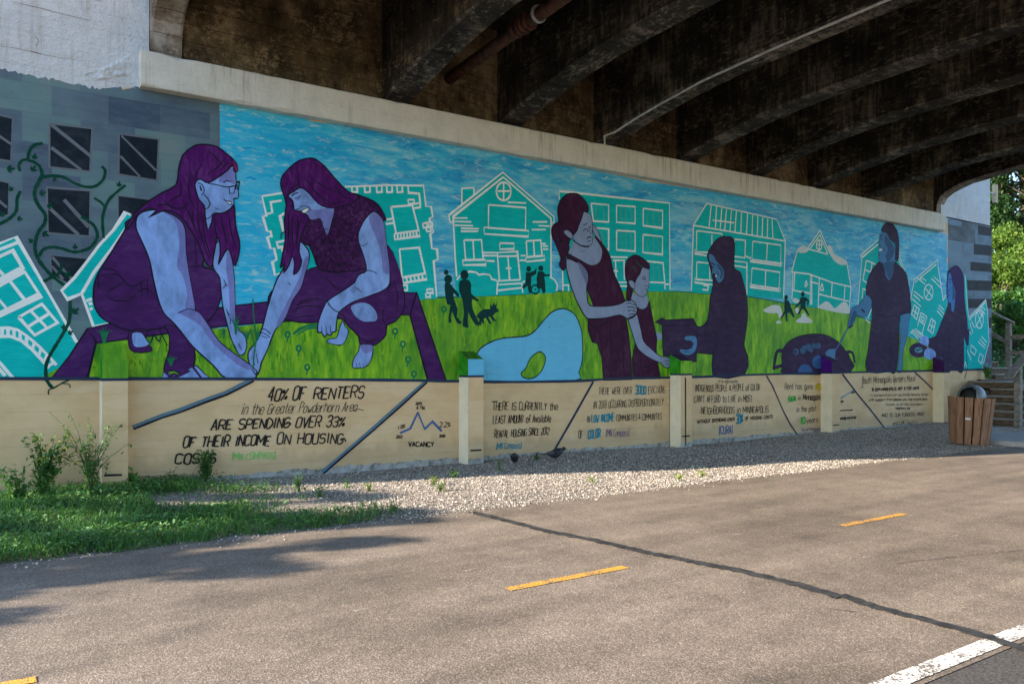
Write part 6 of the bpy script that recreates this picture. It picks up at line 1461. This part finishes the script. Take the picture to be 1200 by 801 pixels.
text(A, "(MN COMPASS)", (271, 538.5), (323, 537), 8, TEXTL, .013, .1)
A.done("lettering", wall, "large handwritten lettering in the first cream panel")
A = Art()
A.line([(468.5, 507), (480.5, 502), (489.5, 483), (497.5, 502.5), (506.5, 493.5), (517.5, 505)], BLUEL, .030, 5.5, sm=False)
text(A, "2015", (487, 474), (494, 473.7), 2.6, TEXTK, .011); text(A, "4.9%", (487.5, 480), (497.5, 479.5), 4, TEXTK, .010); text(A, "1.8%", (466, 503), (474, 501), 4.5, TEXTK, .010)
text(A, "2012", (464, 513), (471, 513), 3, TEXTK, .011); text(A, "2018", (514.5, 512), (521, 512), 3, TEXTK, .011); text(A, "2.2%", (515, 500), (527, 500), 5.5, TEXTK, .012)
text(A, "VACANCY", (478.5, 522.5), (508, 523), 5, TEXTK, .018, .05)
A.done("lettering", wall, "painted zigzag vacancy graph with small figures")
A = Art()
text(A, "THERE IS CURRENTLY the", (577, 480), (653, 480), 9, TEXTK, .013, .08); A.line([(576, 470.5), (583, 470)], TEXTK, .018, 5.5)
text(A, "LEAST AMOUNT of Available", (577.5, 496), (645, 494), 9, TEXTK, .013, .08); text(A, "RENTAL HOUSING SINCE 2012", (579, 513), (643, 508.5), 8.5, TEXTK, .012, .12)
text(A, "(MN Compass)", (581, 526), (611, 524.5), 7, TEXTB, .011, .1)
A.done("lettering", wall, "handwritten black lettering above the birds")
A = Art()
text(A, "THERE WERE OVER", (701, 462), (740, 461), 8, TEXTK, .009, .06); text(A, "3000", (744.5, 461.5), (756.5, 461), 9, TEXTB, .026, .05); text(A, "EVICTIONS", (759.5, 461), (779, 460), 8, TEXTK, .009, .06)
text(A, "IN 2018 OCCURRING DISPROPORTIONATELY", (695, 478.5), (777, 474.5), 8.5, TEXTK, .009, .06)
text(A, "IN", (687.5, 495), (690.5, 494.8), 8, TEXTK, .009, .06); text(A, "LOW INCOME", (693, 494.5), (719, 493), 8.5, TEXTB, .021, .05); text(A, "COMMUNITIES & COMMUNITIES", (722, 493), (775, 491), 7.5, TEXTK, .009, .06)
text(A, "OF", (677.5, 513.5), (682.5, 513.2), 9, TEXTK, .009, .06); text(A, "COLOR", (689, 513.5), (703, 512), 10, TEXTB, .026, .05); text(A, "(MN Compass)", (709.5, 511), (737, 510), 8, TEXTP, .010, .05)
A.line([(784.5, 445), (784.5, 523)], NAVY, .010, 5.5)
A.done("lettering", wall, "handwritten lettering about evictions with words in blue")
A = Art()
text(A, "it's because", (841, 448.5), (864, 448), 3.8, TEXTK, .009, .06)
text(A, "INDIGENOUS PEOPLE & PEOPLE of COLOR", (814.5, 458.5), (890, 457), 7.5, TEXTK, .012, .05)
text(A, "CAN'T AFFORD to LIVE in MOST", (813.5, 471), (881, 470.5), 7.5, TEXTK, .012, .05)
text(A, "NEIGHBORHOODS in MINNEAPOLIS", (821.5, 485), (900, 483), 8, TEXTK, .013, .05)
text(A, "WITHOUT SPENDING OVER", (817, 495.5), (860.5, 492.5), 3.8, TEXTK, .015, .03); text(A, "30%", (862.5, 495.5), (870, 495), 9.5, TEXTB, .030, .03); text(A, "OF HOUSING COSTS", (873, 492), (905, 489.5), 3.6, TEXTK, .015, .03)
text(A, "(CURA)", (842, 508.5), (858.5, 507.5), 9, BLUEL, .020, .05)
A.done("lettering", wall, "handwritten lettering between the third pilaster and a thin bar")
A = Art()
text(A, "Rent has gone", (919.5, 456), (952, 455.5), 6.5, TEXTK, .012, .05)
A.line([(956, 456), (956.5, 452), (959, 450), (962, 452), (962, 455), (959, 456)], TEXTY, .05, 5.5); A.line([(959.3, 448), (959.3, 459)], TEXTY, .03, 5.6); A.circ((959, 453.3), 3, 2.4, TEXTY, 5.5)
text(A, "66%", (924, 469.5), (932, 469.3), 5.5, TEXTG, .034, .03); text(A, "in", (935, 468.5), (938, 468.5), 5, TEXTK, .012, .05); text(A, "Minneapolis", (941, 468.5), (962, 468), 6.5, TEXTK, .020, .03); A.line([(954.5, 468), (954.5, 473)], TEXTK, .012, 5.5)
text(A, "in the past", (933, 483), (956, 481), 6.5, TEXTK, .012, .05)
text(A, "10", (938, 496), (943, 496), 7.5, TEXTG, .038, .03); text(A, "years", (945, 495), (958, 494.5), 6, TEXTK, .012, .05); text(A, "City of Minneapolis", (939, 504.5), (961, 503), 2.8, TEXTP, .012, .03)
A.done("lettering", wall, "handwritten lettering about rent with green numbers")
A = Art()
A.line([(985, 466.5), (992, 462), (1000, 457)], paint((.13, .30, .46), .1, .2), .030, 5.5, sm=False); A.line([(984.5, 480.8), (999, 480)], INK, .022, 5.5, sm=False)
text(A, "2012", (985, 471), (988, 471), 2, TEXTK, .012); text(A, "2018", (997, 460.5), (1001, 460.5), 2, TEXTK, .012); text(A, "average cost of rent", (984.5, 491), (1003, 490), 3, TEXTK, .016)
A.done("lettering", wall, "small painted rent graph right of the fourth pilaster")
A = Art()
text(A, "South Minneapolis Renters Mural", (1010, 449), (1072, 446.5), 7.5, TEXTK, .013, .12, .04, curve=True); A.line([(1012, 443), (1010, 449), (1011, 453), (1008.5, 454)], TEXTK, .012, 5.5)
for x_ in (1023, 1036.5, 1048): A.line([(x_, 446), (x_, 452)], TEXTK, .009, 5.5)
text(A, "@ 2019 MINNEAPOLIS", (1022, 457.8), (1050, 457), 3.2, TEXTK, .020, .02); text(A, "ART & FOR HOME", (1052, 457), (1077, 456), 3.4, TEXTK, .018, .02)
text(A, "in collaboration with Southside tenants United", (1020, 464), (1087, 463), 2.8, TEXTK, .009, .06); text(A, "with support from people who live around here", (1018, 469.5), (1086, 468.5), 2.8, TEXTK, .012, .05)
text(A, "thanks to all the volunteers", (1038, 475), (1081, 474.5), 2.5, TEXTK, .009, .06); text(A, "neighbors too", (1049, 479), (1066, 479), 2.4, NAVY, .015, .05)
text(A, "AND TO OUR FUNDERS MRAC", (1033, 488.5), (1083, 487), 4.2, TEXTK, .012, .02); text(A, "and LMC Council", (1046, 498), (1074, 496), 4.2, TEXTK, .011, .02)
A.done("lettering", wall, "handwritten title panel near the right end of the wall")
# shallow cracks and joints drawn by the formwork in the white upper wall
A = Art()
A.lines([[(12, 2), (40, 8), (75, 17), (112, 26)], [(-8, 53), (20, 57), (55, 65), (97, 72)], [(40, 41), (45, 48), (42, 56)], [(88, -5), (120, 2)]], paint((.22, .19, .16), .2, .2), .006, 1, taper=2)
A.lines([[(36, 60), (43, 62), (50, 64)]], paint((.22, .13, .08), .2, .2), .010, 1.2, taper=2)
A.done("wall_crack", wall)
# rough torn render left of the cap beam, and the white paint that laps below the upper wall
A = Art(); A.poly([(-12, 5), (60, 25), (168, 52), (168, 102), (-12, 110)], WHITE_M, -1.2, sm=False); A.done("white_paint_lap", wall)
v = []; f = []; NI, NJ = 44, 22
from mathutils import noise as mn
for j in range(NJ):
    for i in range(NI):
        t = i/(NI-1); u = j/(NJ-1)
        px_ = 92 + 64*t; py_ = 86 - 26*t**1.4 + u*(8 + 20*t)
        X_, Z_ = onwall(px_, py_); e = min(t, 1-t, u*1.0, 1-u)*6; e = min(1, max(0, e))
        h_ = mn.fractal(Vector((X_*7, Z_*11, 3)), .8, 2.2, 5)
        v.append((X_, WY - .0015 - e*max(0.0, .012 + .030*h_) + (1-e)*.004, Z_))
for j in range(NJ-1):
    for i in range(NI-1): f.append((j*NI+i, (j+1)*NI+i, (j+1)*NI+i+1, j*NI+i+1))
mesh("rough_render", v, f, WHITE_M, wall, smooth=True)
